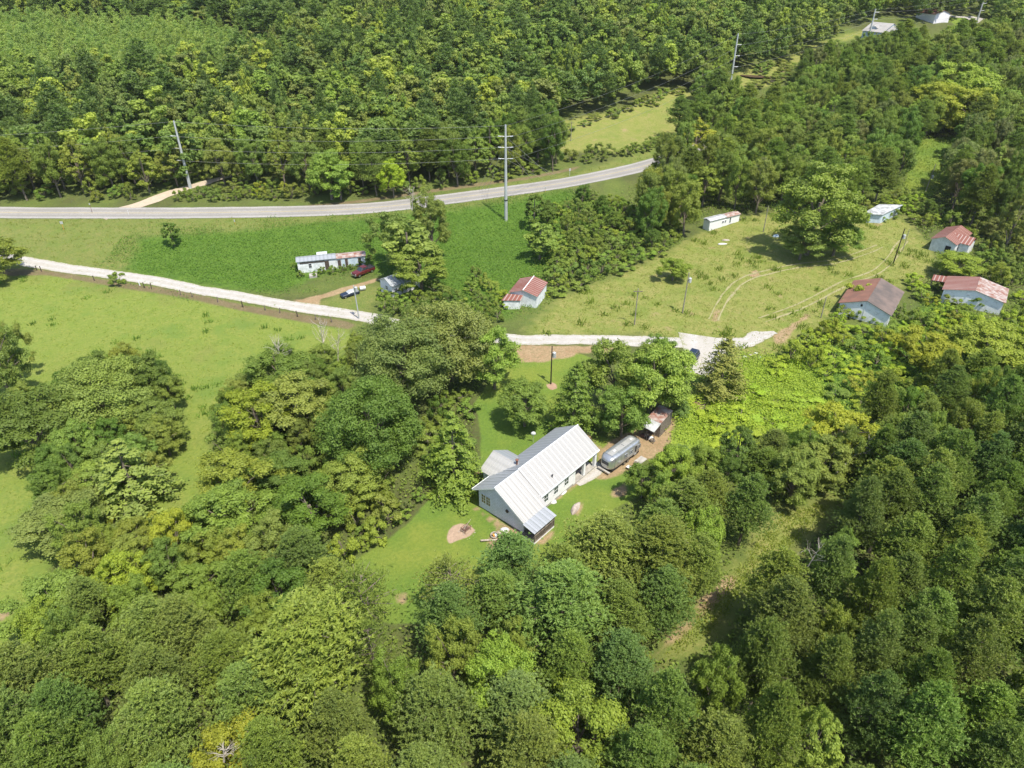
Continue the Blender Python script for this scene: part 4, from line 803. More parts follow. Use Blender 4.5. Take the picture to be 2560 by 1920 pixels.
# ---- the white farmhouse
RN=loc3(1237.5,1218.7,5.8); RF=loc3(1443.8,1063,5.8); ax=(RF-RN); LH=math.hypot(ax.x,ax.y); ang=math.atan2(ax.y,ax.x)
gz=hz(RN.x+4,RN.y+5)
hs=thing('farmhouse','long low white house with bright ribbed metal roof in the middle of the lawn','house',(RN.x,RN.y,gz),ang)
ROOF_Z=5.8; s_m=4.7
def side(x0,x1,y0,z0,y1,z1,name,mat,parent,th=.1,step=.45,rib=True):
    mb=MB(); q=[(x0,y0,z0),(x1,y0,z0),(x1,y1,z1),(x0,y1,z1)]; mb.slab(q,th)
    if rib: ribs(mb,q[0],q[1],q[2],q[3],step)
    return mb.build(name,mat,parent)
# main range
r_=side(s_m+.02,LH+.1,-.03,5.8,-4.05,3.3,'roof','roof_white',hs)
side(s_m+.02,LH+.1,.03,5.8,4.05,3.3,'roof','roof_grey',hs)  # same sheet as the sunny slope, with its dimmer light put into the colour
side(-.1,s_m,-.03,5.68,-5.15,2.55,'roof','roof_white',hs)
side(-.1,s_m,.03,5.68,4.15,3.2,'roof','roof_grey',hs)  # back slope of the front section, its shade painted as greyer metal
mb=MB(); mb.tube((s_m,0,5.84),(LH+.1,0,5.84),.09,n=6); mb.tube((-.1,0,5.72),(s_m-.05,0,5.72),.09,n=6); mb.build('ridge_cap','trim',hs)
# walls
mb=MB(); k=[(3.45,.15),(3.45,3.45),(0,5.5),(-4.6,2.75),(-4.6,.15)]; mb.prism(k,.45,.65); w0=mb.build('gable_wall','siding',hs)
mb=MB(); mb.box(.65,s_m,-4.6,-4.45,.4,2.75); mb.box(s_m-.1,12.4,-3.8,-3.65,.45,3.4); mb.box(.65,LH-.3,3.3,3.45,.4,3.45); mb.prism([(3.3,.4),(3.3,3.4),(0,5.45),(-3.3,3.4),(-3.3,.4)],12.25,12.4)
mb.prism([(3.3,3.0),(3.3,3.4),(0,5.45),(-3.3,3.4),(-3.3,3.0)],LH-.45,LH-.3); mb.build('wall','white_wall',hs)
mb=MB(); mb.box(.55,s_m,-4.5,-4.4,-.6,.4); mb.box(.52,.62,-4.4,3.4,-.5,.15); mb.box(s_m,12.4,-3.76,-3.66,-.5,.45); mb.build('foundation','concrete',hs)
mb=MB(); mb.box(12.4,LH-.2,-3.85,3.3,-.4,.25); mb.build('porch_floor','concrete',hs)
for x in (12.42,14.9,LH-.5):
    mb=MB(); mb.box(x,x+.45,-3.8,-3.4,.25,3.4); mb.build('post','trim',hs,.02)
for a,b in ((1.35,2.05),(2.2,2.9)): window(hs,a,b,1.25,2.7,.45,-1,'x','winglass',(1,2))
for x in (5.7,7.9,10.3): window(hs,x,x+.85,1.35,2.55,-3.8,-1,'y','glass',(1,1))
mb=MB(); mb.tube((.3,-1.75,2.35),(.46,-1.75,2.35),.24,n=14); mb.build('round_vent','darkwood',hs)
for x,y in ((-.14,0),):
    mb=MB(); mb.slab([(-.12,-5.2,2.5),(-.12,0,5.68),(-.02,0,5.68),(-.02,-5.2,2.5)],.2); mb.slab([(-.12,4.2,3.14),(-.12,0,5.68),(-.02,0,5.68),(-.02,4.2,3.14)],.2); mb.build('barge_board','trim',hs)
mb=MB(); mb.box(s_m,LH+.1,-4.15,-4.05,3.1,3.3); mb.box(-.1,s_m,4.15,4.25,3.05,3.2); mb.build('gutter','trim',hs)
# side gable wing
yb=6.1
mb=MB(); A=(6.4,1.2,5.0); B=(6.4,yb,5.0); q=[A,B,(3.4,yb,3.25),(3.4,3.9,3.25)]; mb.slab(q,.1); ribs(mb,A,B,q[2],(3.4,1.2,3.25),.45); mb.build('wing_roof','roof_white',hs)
mb=MB(); q=[A,B,(9.4,yb,3.25),(9.4,3.9,3.25)]; mb.slab(q,.1); mb.build('wing_roof','roof_grey',hs)  # far side of the wing, same metal with shade put into the colour
mb=MB(); vs=[(3.8,yb-.4,.2),(9.,yb-.4,.2),(9.,yb-.4,3.3),(6.4,yb-.4,4.85),(3.8,yb-.4,3.3)]; mb.add(vs+[(a,b-.15,c) for a,b,c in vs],[(0,1,2,3,4),(9,8,7,6,5)]+[(i,(i+1)%5,(i+1)%5+5,i+5) for i in range(5)]); mb.box(3.8,3.95,3.4,yb-.55,.2,3.2); mb.box(8.85,9.,3.4,yb-.55,.2,3.2); mb.build('wing_wall','white_wall',hs)
# lower porch
side(-.35,4.25,-5.12,2.6,-7.1,2.15,'porch_roof','roof_grey',hs,.08)
mb=MB(); mb.box(-.1,4.1,-6.9,-4.65,.3,.45); mb.build('porch_deck','wood',hs)
mb=MB(); mb.box(-.1,4.1,-6.88,-6.78,-.7,.3); mb.box(-.1,0,-6.78,-4.65,-.7,.3); mb.build('porch_skirt','white_wall',hs)
mb=MB()
for i in range(27): mb.box(-.05+i*.155,.03+i*.155,-6.87,-6.82,.45,1.35)
mb.box(-.1,4.15,-6.92,-6.8,1.35,1.42); mb.box(4.08,4.14,-6.8,-4.7,1.35,1.42)
for i in range(13): mb.box(4.08,4.13,-6.75+i*.155,-6.68+i*.155,.45,1.35)
mb.build('porch_railing','wood',hs)
for x in (-.05,2.,4.0):
    mb=MB(); mb.box(x,x+.12,-6.9,-6.78,.45,2.12); mb.build('porch_post','wood',hs)
def vent(x,y,z,h,r,cap): 
    mb=MB(); mb.tube((x,y,z-.3),(x,y,z+h),r,n=10); mb.tube((x,y,z+h),(x,y,z+h+.14),r*1.7,n=10); mb.build('flue',cap,hs)
vent(6.3,1.6,4.9,.7,.14,'rust'); vent(8.3,-3.1,3.9,.3,.07,'dark')
hx=Vector((math.cos(ang),math.sin(ang),0)); hy=Vector((-math.sin(ang),math.cos(ang),0)); hO=Vector((RN.x,RN.y,gz))
def HL(x,y,z=0.): return hO+hx*x+hy*y+Vector((0,0,z))
# ---- generic gabled building from its ridge and one eave corner, seen in the photo
def gable(name,label,rA,rB,zr,E,ze,wallm,roofL,roofR,oh=.35,foot=-.4,step=.75,cat='house',group=None,rib=True,hw=None):
    A=loc3(*rA,zr); B=loc3(*rB,zr); g_=hz((A.x+B.x)/2,(A.y+B.y)/2); A=atz(*rA,g_+zr); B=atz(*rB,g_+zr); Ev=atz(*E,g_+ze)
    d=(B-A); L=math.hypot(d.x,d.y); a=math.atan2(d.y,d.x); perp=Vector((-math.sin(a),math.cos(a),0)); W_=hw or abs((Ev-A).dot(perp))
    o=thing(name,label,cat,(A.x,A.y,g_),a,group); sl=(zr-ze)/W_
    side(0,L,.02,zr,W_,ze,'roof',roofL,o,.08,step,rib); side(0,L,-.02,zr,-W_,ze,'roof',roofR,o,.08,step,rib)
    mb=MB(); w_=W_-oh; zt=ze+sl*oh-.1; k=[(w_,foot),(w_,zt),(0,zr-.12),(-w_,zt),(-w_,foot)]; mb.prism(k,.3,.42); mb.prism(k,L-.42,L-.3); mb.box(.42,L-.42,w_-.12,w_,foot,zt); mb.box(.42,L-.42,-w_,-w_+.12,foot,zt)
    mb.build('wall',wallm,o); return o,L,W_,zt
Z2=lambda x,y:(1100+x/5.53,600+y/5.53)
o,L,W_,zt=gable('outhouse','small white outhouse with rust striped gable roof and lean-to, beside the vine slope',Z2(1145,695),Z2(1300,498),3.9,Z2(1340,795),2.9,'old_white','roof_red','roof_red',.25)
mb=MB(); mb.tube((-.02,0,3.93),(L,0,3.93),.1,n=6); mb.build('ridge_cap','trim',o)
p0=loc3(*Z2(925,740),2.5);p1=loc3(*Z2(1150,762),2.5);p2=loc3(*Z2(1115,838),2.1);p3=loc3(*Z2(850,835),2.1)
inv=Matrix.Translation(o.location)@Matrix.Rotation(o.rotation_euler.z,4,'Z'); inv=inv.inverted()
q=[inv@p for p in (p0,p1,p2,p3)]; mb=MB(); mb.slab(q,.08); ribs(mb,q[0],q[1],q[2],q[3],.6); mb.build('lean_to_roof','roof_redx',o)
c=sum(q,Vector())/4; mb=MB(); r4=[c+(v-c)*.82 for v in q]; mb.add([(v.x,v.y,-.4) for v in r4]+[(v.x,v.y,v.z-.12) for v in r4],[(0,1,5,4),(1,2,6,5),(2,3,7,6),(3,0,4,7),(4,5,6,7)]); mb.build('lean_to_wall','old_white',o)
Z4=lambda x,y:(2060+x/4.366,480+y/4.366)
o,L,W_,zt=gable('cottage','old white boarded cottage with brown shingle roof, nearest of the abandoned houses on the right',Z4(470,1188),Z4(625,938),4.6,Z4(750,1335),2.7,'lap','shingle_red','shingle',.35,-.8,rib=False)
mb=MB(); mb.box(.26,.33,.55,.95,3.0,3.5); mb.build('attic_vent','dark',o); mb=MB(); mb.box(.25,.3,-.06,.06,-.7,4.2); mb.build('corner_board','trim',o)
window(o,-L*.0+2,2.9,1.,2.1,-(W_-.35),-1,'y')
o,L,W_,zt=gable('cottage','white walled cottage with streaked rusty roof and side porch roof, near right edge',Z4(1655,1075),Z4(1702,925),4.2,Z4(1290,1058),2.9,'lap','roof_red','roof_rustmix',.35,-.8)
mb=MB(); mb.slab([(L*.55,W_,2.85),(L*.98,W_,2.85),(L*.98,W_+2.6,2.65),(L*.55,W_+2.6,2.65)],.08); mb.build('side_porch_roof','roof_redx',o)
for x in (L*.6,L*.93):
    mb=MB(); mb.box(x,x+.12,W_+2.4,W_+2.52,-.3,2.6); mb.build('post','wood',o)
mb=MB(); mb.tube((.25,W_*.2,2.6),(.1,W_*.2-.4,3.0),.05,n=6); mb.build('pipe','steel',o)
o,L,W_,zt=gable('cottage','white walled cottage with mottled red roof, upper of the two rusty ones at right',Z4(1325,490),Z4(1498,362),4.2,Z4(1180,495),2.9,'old_white','roof_red','roof_red',.35,-.6,.5)
mb=MB(); ym=L*.45; mb.slab([(ym,-.1,4.0),(ym,-W_-2.2,4.0),(ym-2.6,-W_-2.2,2.75),(ym-2.6,-W_+.8,2.75)],.08); mb.slab([(ym,-.1,4.0),(ym,-W_-2.2,4.0),(ym+2.6,-W_-2.2,2.75),(ym+2.6,-W_+.8,2.75)],.08); mb.build('wing_roof','roof_redx',o)
mb=MB(); mb.box(ym-2.2,ym+2.2,-W_-1.9,-W_+.2,-.5,2.75); mb.build('wing_wall','old_white',o)
mb=MB(); mb.box(.24,.32,-W_*.62,-W_*.22,.6,2.1); mb.build('doorway','dark',o)
# flat bleached roof shed
def quadshed(name,label,quad,zs,wallm,roofm,foot=-.3,inset=.88,cat='shed',xr=None):
    g_=at(*quad[0],zs[0]); g_=hz(g_.x,g_.y); P=[atz(*q,g_+z) for q,z in zip(quad,zs)]; c=sum(P,Vector())/4; o=thing(name,label,cat,(c.x,c.y,g_),math.atan2(P[1].y-P[0].y,P[1].x-P[0].x))
    inv=(Matrix.Translation(o.location)@Matrix.Rotation(o.rotation_euler.z,4,'Z')).inverted(); q=[inv@p for p in P]; mb=MB(); mb.slab(q,.08); ribs(mb,q[0],q[1],q[2],q[3],.7); mb.build('roof',roofm,o)
    c=sum(q,Vector())/4; r4=[c+(v-c)*inset for v in q]; mb=MB(); mb.add([(v.x,v.y,foot) for v in r4]+[(v.x,v.y,v.z-.1) for v in r4],[(0,1,5,4),(1,2,6,5),(2,3,7,6),(3,0,4,7),(4,5,6,7)]); mb.build('wall',wallm,o); return o,q
o,q=quadshed('shed','shed with bleached flat metal roof and pale blue wall behind the huge round tree',[Z4(425,232),Z4(640,250),Z4(868,140),Z4(605,132)],(2.6,2.5,2.9,3.),'blue_white','roof_silver')
mb=MB(); c=q[0]*.86+q[1]*.14; mb.box(c.x-.2,c.x+.8,c.y+.15,c.y+.3,0,1.9); mb.build('doorway','dark',o)
# mobile homes
def trailer(name,label,fA,fB,bB,bA,z,wallm,cut,roofs,wins,foot=-.3,cat='mobile home'):
    g_=at(*fA,z); g_=hz(g_.x,g_.y); A=atz(*fA,g_+z); B=atz(*fB,g_+z); Cc=atz(*bB,g_+z+.1); d=B-A; L=math.hypot(d.x,d.y); a=math.atan2(d.y,d.x); perp=Vector((-math.sin(a),math.cos(a),0)); Wd=min(4.4,(Cc-B).dot(perp))
    o=thing(name,label,cat,(A.x,A.y,g_),a)
    cs=[0]+cut+[1]
    for i,(c0,c1) in enumerate(zip(cs[:-1],cs[1:])):
        x0,x1=c0*L,c1*L; sag=-.12*i; mb=MB(); mb.slab([(x0,Wd/2,z+.32+sag),(x1,Wd/2,z+.32+sag*.4),(x1,-.2,z+sag),(x0,-.2,z+sag)],.08); mb.slab([(x0,Wd/2,z+.32+sag),(x1,Wd/2,z+.32+sag*.4),(x1,Wd+.2,z+sag),(x0,Wd+.2,z+sag)],.08); mb.build('roof',roofs[i],o)
    mb=MB(); mb.box(.25,L-.25,.05,Wd-.05,foot,z-.12); mb.build('wall',wallm,o)
    for kind,x0,x1,z0,z1 in wins:
        if kind=='w': window(o,x0*L,x1*L,z0,z1,.05,-1,'y','glass',(0,1))
        else: mb=MB(); mb.box(x0*L,x1*L,-.02,.07,z0,z1); mb.build({'d':'door','p':'missing_panel','b':'blue_panel'}[kind],{'d':'dark','p':'darkwood','b':'blue_white'}[kind],o)
    return o,L,Wd
o,L,Wd=trailer('mobile_home','long derelict white home with half grey, half rusty roof sunk in the vines',Z3([(218,415)])[0],Z3([(1187,318)])[0],Z3([(1165,250)])[0],Z3([(245,335)])[0],3.0,'old_white',[.57],['roof_grey','roof_rustmix'],[('w',.17,.21,1.2,2.2),('p',.40,.46,.4,2.6),('p',.585,.63,.2,2.4),('b',.64,.69,.3,2.5),('p',.69,.73,.3,2.5),('b',.74,.87,.6,2.5),('p',.88,.92,.6,2.5),('p',.05,.4,2.35,2.7)])
mb=MB(); mb.box(L*.16,L*.27,-3.2,-1.6,-.4,.55); mb.build('doorstep','concrete',o)
mb=MB(); mb.slab([(L*.3,Wd+2.6,2.7),(L*.45,Wd+2.6,2.7),(L*.45,Wd+.2,3.1),(L*.3,Wd+.2,3.1)],.08); mb.box(L*.31,L*.44,Wd,Wd+2.4,-.3,2.6); mb.build('rear_addition','old_white',o)
Z6=lambda x,y:(1700+x/6.144,500+y/6.144)
o,L,Wd=trailer('mobile_home','collapsing white mobile home with peeling roof at the wood edge of the clearing',Z6(455,325),Z6(935,205),Z6(890,148),Z6(420,290),2.8,'trim',[.55],['roof_silver','roof_rustmix'],[('w',.42,.47,1.3,1.9),('w',.5,.55,1.3,1.9),('w',.66,.7,.9,2.3),('p',.67,.8,-.3,.5)])
mb=MB(); mb.box(L,L+3,.4,2.4,-.2,.35); mb.box(L,L+3,.4,.5,.35,1.1); mb.build('entry_deck','wood',o)
o,L,W_,zt=gable('cottage','small blue white cottage with one dark window, mostly hidden below the tall vine covered tree',Z3([(1440,640)])[0],Z3([(1850,500)])[0],3.8,Z3([(1590,770)])[0],2.6,'white_wall','roof_grey','roof_grey',.35,-.4,hw=2.6)
window(o,.8,1.5,1.,1.8,-(W_-.35),-1,'y'); window(o,-.6,.2,1.2,2.0,.3,-1,'x')
for k_,(px,py,w_,h_) in enumerate([(752,692,26,1.6),(790,690,24,1.5),(806,683,22,2.),(832,684,26,2.3),(858,678,24,1.7),(878,672,22,1.4),(905,662,26,1.7),(735,672,22,2.),(925,648,20,1.5),(850,655,18,3.4)]):
    q=at(px,py); tree('shrub',(q.x,q.y,q.z-.1),w_*.5/11,h_,'mid','green vine mound climbing the front of the half grey, half rusty white home','vine mounds around the long derelict home')
for k_,(px,py,w_,h_) in enumerate([(1345,745,26,1.7),(1365,742,24,1.5),(1330,752,24,1.3),(1297,762,18,1.6)]):
    q=at(px,py); tree('shrub',(q.x,q.y,q.z-.1),w_*.5/12,h_,'lime','lime green bush pressed against the front of the small striped outhouse','bushes in front of the outhouse')
for k_,(px,py,w_,h_) in enumerate([(2150,798,34,2.6),(2185,806,30,1.9),(2215,806,40,2.8),(2245,790,34,3.),(2355,755,40,2.6),(2395,768,40,2.4),(2435,772,40,3.),(2470,760,40,3.),(2365,622,34,2.6),(2400,622,44,3.2),(2425,600,40,3.4),(2200,552,40,2.),(2235,545,44,3.),(2255,530,34,3.),(2345,725,30,2.4)]):
    q=at(px,py); tree('shrub',(q.x,q.y,q.z-.1),w_*.5/11,h_,'fresh','fresh green bush against the wall of an abandoned building at the right','bushes against the abandoned buildings')
# far houses
o,L,W_,zt=gable('far_house','distant house with light grey roof and small front gable, seen through trees at top right',(2182,54),(2236,59),6.2,(2170,78),3.2,'blue_white','shingle_grey','shingle_grey',.5,-1,rib=False)
x=L*.4; mb=MB(); yy=-W_*.35; mb.slab([(x,0.5,5.6),(x,-W_*.75,5.6),(x-1.8,-W_*.75,4.5),(x-1.8,-1,4.5)],.1); mb.slab([(x,0.5,5.6),(x,-W_*.75,5.6),(x+1.8,-W_*.75,4.5),(x+1.8,-1,4.5)],.1); mb.build('dormer_roof','shingle_grey',o)
mb=MB(); vs=[(x-1.6,-W_*.72,4.),(x+1.6,-W_*.72,4.),(x,-W_*.72,5.5)]; mb.add(vs+[(a,b+1.5,c) for a,b,c in vs],[(0,1,2),(5,4,3),(0,1,4,3),(1,2,5,4),(2,0,3,5)]); mb.build('dormer_wall','blue_white',o)
mb=MB(); mb.slab([(L,0,5.4),(L+3,0,5.4),(L+3,-W_,3.),(L,-W_,3.)],.1); mb.slab([(L,0,5.4),(L+3,0,5.4),(L+3,W_,3.),(L,W_,3.)],.1); mb.build('garage_roof','shingle_grey',o)
mb=MB(); mb.box(L-.3,L+2.7,-W_+.5,W_-.5,-1,2.95); mb.build('garage_wall','blue_white',o)
o,L,W_,zt=gable('far_house','distant house with low pinkish brown roof, farthest at the top right edge',(2312,20),(2362,26),4.6,(2318,28),3.,'white_wall','shingle_red','shingle_red',.5,-1,rib=False,hw=5)
# open wooden shed by the camper
s0=Z1([(1815,165),(1955,240),(2025,155),(1890,95)]); 
o,q=quadshed('lean_to_shed','open fronted wooden shed with white and rusty tin roof under the maple, full of clutter','' or [s0[0],s0[1],s0[2],s0[3]],(2.5,2.4,2.7,2.8),'darkwood','roof_silver',inset=.01)
d1=q[2]-q[1]; d1.z=0; d1n=d1.normalized(); 
for v in (q[0],q[1],(q[0]+q[1])/2):
    mb=MB(); w_=v+d1n*.25; mb.tube((w_.x,w_.y,-.2),(w_.x,w_.y,v.z-.05),.07,n=6); mb.build('post','wood',o)
u=(q[0]-q[1]); u.z=0
B0=q[2]; B1=q[3]; B2=q[3]+d1n*4.0; B3=q[2]+d1n*4.0
mb=MB(); mb.slab([(B0.x,B0.y,2.75),(B1.x,B1.y,2.85),(B2.x,B2.y,3.1),(B3.x,B3.y,3.0)],.08); mb.build('rusty_roof','roof_rustmix',o)
mb=MB(); mb.add([(v.x,v.y,-.4) for v in (B0,B1,B2,B3)]+[(B0.x,B0.y,2.65),(B1.x,B1.y,2.75),(B2.x,B2.y,3.),(B3.x,B3.y,2.9)],[(0,1,5,4),(1,2,6,5),(2,3,7,6),(3,0,4,7)]); mb.build('board_wall','wood',o)
SH=o; SHq=q
# ================================================================ vehicles and yard things
def ring(x,w,z0,z1,r=.12,taper=1.): # rounded cross-section
    w2=w*taper; return [(x,-w+r,z0),(x,w-r,z0),(x,w,z0+r),(x,w,(z0+z1)/2),(x,w2,z1-r),(x,w2-r,z1),(x,-w2+r,z1),(x,-w2,z1-r),(x,-w,(z0+z1)/2),(x,-w,z0+r)]
def wheels(o,xs,y,r,wd=.24):
    for x in xs:
        for s in (-1,1):
            mb=MB(); mb.tube((x,s*(y-wd),r),(x,s*y,r),r,n=18); w_=mb.build('wheel','tyre',o); mb=MB(); mb.tube((x,s*(y-.02),r),(x,s*(y+.015),r),r*.6,n=14); mb.build('rim','rim',w_)
def place(front,rear,back=0.):
    a=at(*front); b=at(*rear); d=a-b; c=(a+b)/2; return Vector((c.x,c.y,hz(c.x,c.y)+.03)),math.atan2(d.y,d.x)
p,a=place((892,693),(926,678)); p=p+Vector((0,0,.05))
v=thing('pickup_truck','dark maroon crew cab pickup with open bed parked at the edge of the vines','pickup truck',p,a)
mb=MB(); mb.loft([ring(2.75,.8,.5,.95,.1),ring(2.6,.93,.42,1.08,.12),ring(1.25,.95,.4,1.16,.1),ring(-2.6,.95,.42,1.16,.08),ring(-2.75,.92,.5,1.12,.08)]); mb.build('body','maroon',v,smooth=False)
mb=MB(); mb.loft([ring(1.25,.82,1.12,1.16,.01),ring(.55,.8,1.12,1.78,.06,.86),ring(-.75,.8,1.12,1.8,.06,.86),ring(-1.0,.82,1.12,1.16,.01)]); mb.build('windows','glass',v)
mb=MB(); mb.loft([ring(.5,.7,1.75,1.84,.02),ring(-.72,.7,1.76,1.86,.02)])
for x in (.5,-.1,-.72):
    for s in (-1,1): mb.tube((x,s*.72,1.78),(x+(.55 if x==.5 else 0),s*.84,1.14),.04,n=5)
mb.build('cab_roof','maroon',v)
mb=MB(); mb.box(-2.62,-1.08,-.78,.78,1.145,1.175); mb.build('bed_liner','dark',v)
mb=MB(); mb.box(-2.7,-1.,.78,.93,1.15,1.24); mb.box(-2.7,-1.,-.93,-.78,1.15,1.24); mb.box(-2.76,-2.63,-.93,.93,1.15,1.24); mb.build('bed_rail','dark',v)
for s in (-1,1): mb=MB(); mb.box(2.68,2.78,s*.72-.14,s*.72+.14,.78,.95); mb.build('headlight','tarp',v)
mb=MB(); mb.box(2.7,2.84,-.85,.85,.45,.62); mb.build('bumper','rim',v); wheels(v,(1.8,-1.75),.95,.38)
Z5=lambda x,y:(1500+x/5.53,780+y/5.53)
p,a=place(Z5(1215,735),Z5(1290,640))
v=thing('sport_utility_vehicle','dark navy sport utility vehicle with roof rails parked on the white gravel pad','car',p,a)
mb=MB(); mb.loft([ring(2.35,.8,.5,.85,.1),ring(2.2,.92,.38,1.0,.12),ring(1.0,.94,.36,1.1,.12),ring(-2.2,.94,.38,1.1,.12),ring(-2.35,.86,.5,1.05,.1)]); mb.build('body','navy',v)
mb=MB(); mb.loft([ring(1.05,.82,1.06,1.12,.01),ring(.35,.82,1.06,1.72,.06,.84),ring(-1.9,.82,1.06,1.74,.06,.84),ring(-2.3,.84,1.06,1.12,.01)]); mb.build('windows','glass',v)
mb=MB(); mb.loft([ring(.3,.7,1.68,1.78,.02),ring(-1.88,.7,1.7,1.8,.02)])
for x in (.3,-.5,-1.3,-1.88):
    for s in (-1,1): mb.tube((x,s*.7,1.72),(x+(.6 if x==.3 else -.3 if x==-1.88 else 0),s*.86,1.1),.04,n=5)
mb.build('roof','navy',v)
for s in (-1,1):
    mb=MB(); mb.tube((.2,s*.62,1.86),(-1.8,s*.62,1.86),.025,n=5); mb.build('roof_rail','rim',v); mb=MB(); mb.box(2.27,2.38,s*.68-.15,s*.68+.15,.72,.86); mb.build('headlight','tarp',v)
wheels(v,(1.45,-1.4),.94,.37)
# silver camper
e0=at(1526,1188); e1=at(1596,1136); d=(e1-e0); Lc=7.6; a=math.atan2(d.y,d.x); dn=Vector((math.cos(a),math.sin(a),0)); lf=Vector((-math.sin(a),math.cos(a),0))
c=e0+dn*Lc/2+lf*1.1-dn*.1; v=thing('travel_trailer','rounded polished silver travel trailer parked on bare soil beside the white roofed house','travel trailer',(c.x,c.y,hz(c.x,c.y)),a)
def camper_ring(x,k,w,z0,z1,n=28):
    zc=(z0+z1)/2; hh_=(z1-z0)/2; out=[]
    for i in range(n):
        t=2*math.pi*i/n; cs,sn=math.cos(t),math.sin(t); e=.42 if sn>0 else .3
        yy=math.copysign(abs(cs)**.42,cs)*w*k; z_=math.copysign(abs(sn)**e,sn)*hh_*(k if sn>0 else (.55+.45*k)); out.append((x,yy,zc+z_))
    return out
rings=[]
for i in range(23):
    s_=-1+2*i/22; x=math.copysign(1-(1-abs(s_))**1.7,s_) if abs(s_)>.0 else 0; x=max(-.997,min(.997,x)); k=(1-abs(x)**7)**(1/3.2); rings.append(camper_ring(x*Lc/2,max(k,.08),1.2,.5,2.75))
mb=MB(); mb.loft(rings); mb.build('shell','alu',v,smooth=True)
mb=MB(); 
for x in np.linspace(-2.9,2.9,9): mb.loft([[(x+dx,y*1.004,zq) for (_,y,zq) in camper_ring(0,1.003,1.2,.5,2.755)] for dx in (-.012,.012)])
mb.build('seam','rim',v)
mb=MB(); mb.box(-2.9,2.9,-.45,.45,2.738,2.758); mb.build('roof_panel','alu_roof',v,.01)
for x,s in ((.7,1.),(-1.7,.6),(2.3,.5)): mb=MB(); mb.box(x-.45*s,x+.45*s,-.3*s,.3*s,2.755,2.87); mb.build('roof_vent','tarp' if s<1 else 'alu_roof',v,.04)
for x in (-.35,.9,2.9): window(v,x-.28,x+.28,1.5,2.05,-1.205,-1,'y','glass',(0,1),'alu')
mb=MB(); mb.box(1.75,2.35,-1.235,-1.19,.65,2.45); mb.build('door','alu',v,.01); mb=MB(); mb.box(1.85,2.25,-1.25,-1.22,1.2,2.3); mb.build('doorway','dark',v)
mb=MB(); mb.box(-3.83,-3.66,-.62,.62,1.45,2.05); mb.build('rear_window','glass',v,.05)
mb=MB(); mb.box(-4.1,-3.8,-1.1,1.1,.42,.52); mb.build('bumper','concrete',v); mb=MB(); mb.box(-3.3,3.3,-1.05,1.05,.35,.55); mb.build('chassis','dark',v)
wheels(v,(-.4,.5),1.12,.34)
mb=MB(); mb.tube((3.7,-.5,.5),(4.9,0,.45),.05,n=6); mb.tube((3.7,.5,.5),(4.9,0,.45),.05,n=6); mb.tube((4.9,0,0),(4.9,0,.6),.04,n=6); mb.build('hitch','dark',v)
CM=lambda x,y:(Vector((c.x,c.y,0))+dn*x+lf*y)
def setz(p,z=0.): return (p.x,p.y,hz(p.x,p.y)+z)
q=CM(2.2,-2.2); t=thing('paving_slab','flat pale concrete slab on the soil below the camper door','slab',setz(q),a); MB().box(-.9,.9,-.55,.55,-.1,.09).build('slab','concrete',t,.01)
q=CM(1.0,-2.2); t=thing('step_stool','small dark step beside the pale slab at the camper','step',setz(q),a); MB().box(-.3,.3,-.25,.25,.25,.3).build('tread','wood',t); mb=MB(); [mb.tube((x,y,0),(x,y,.25),.025,n=5) for x in(-.25,.25) for y in (-.2,.2)]; mb.build('legs','dark',t)
q=CM(-.7,-2.1); t=thing('cooler_box','small pale box with a lid next to the camper wheels','box',setz(q),a); MB().box(-.3,.3,-.25,.25,0,.35).build('box','rust',t,.02); MB().box(-.32,.32,-.27,.27,.35,.45).build('lid','tarp',t,.02)
# derelict car and drum below the pole
p,a2=place(Z3([(890,905)])[0],Z3([(1040,855)])[0]); v=thing('wrecked_car','small wrecked dark car with white roof half hidden in grass beside the utility pole','car',p-Vector((0,0,.15)),a2)
mb=MB(); mb.loft([ring(2.,.7,.4,.7,.08),ring(1.8,.8,.35,.85,.1),ring(.5,.82,.35,.95,.1),ring(-1.9,.82,.35,.95,.1),ring(-2.1,.75,.4,.85,.1)]); mb.build('body','navy',v)
mb=MB(); mb.loft([ring(.5,.74,.92,.96,.01),ring(-.1,.72,.92,1.3,.05,.86),ring(-1.3,.72,.92,1.3,.05,.86),ring(-1.9,.72,.92,.97,.01)]); mb.build('cabin','steel',v); wheels(v,(1.3,-1.3),.8,.3,.2)
p=at(*Z3([(1145,805)])[0]); t=thing('metal_drum','pale round tank lying in the grass right of the utility pole','tank',(p.x,p.y,p.z),.4); MB().tube((-.6,0,.5),(.6,0,.5),.5,n=18).build('tank','steel',t); MB().box(-.5,.5,-.3,.3,0,.08).build('cradle','dark',t)
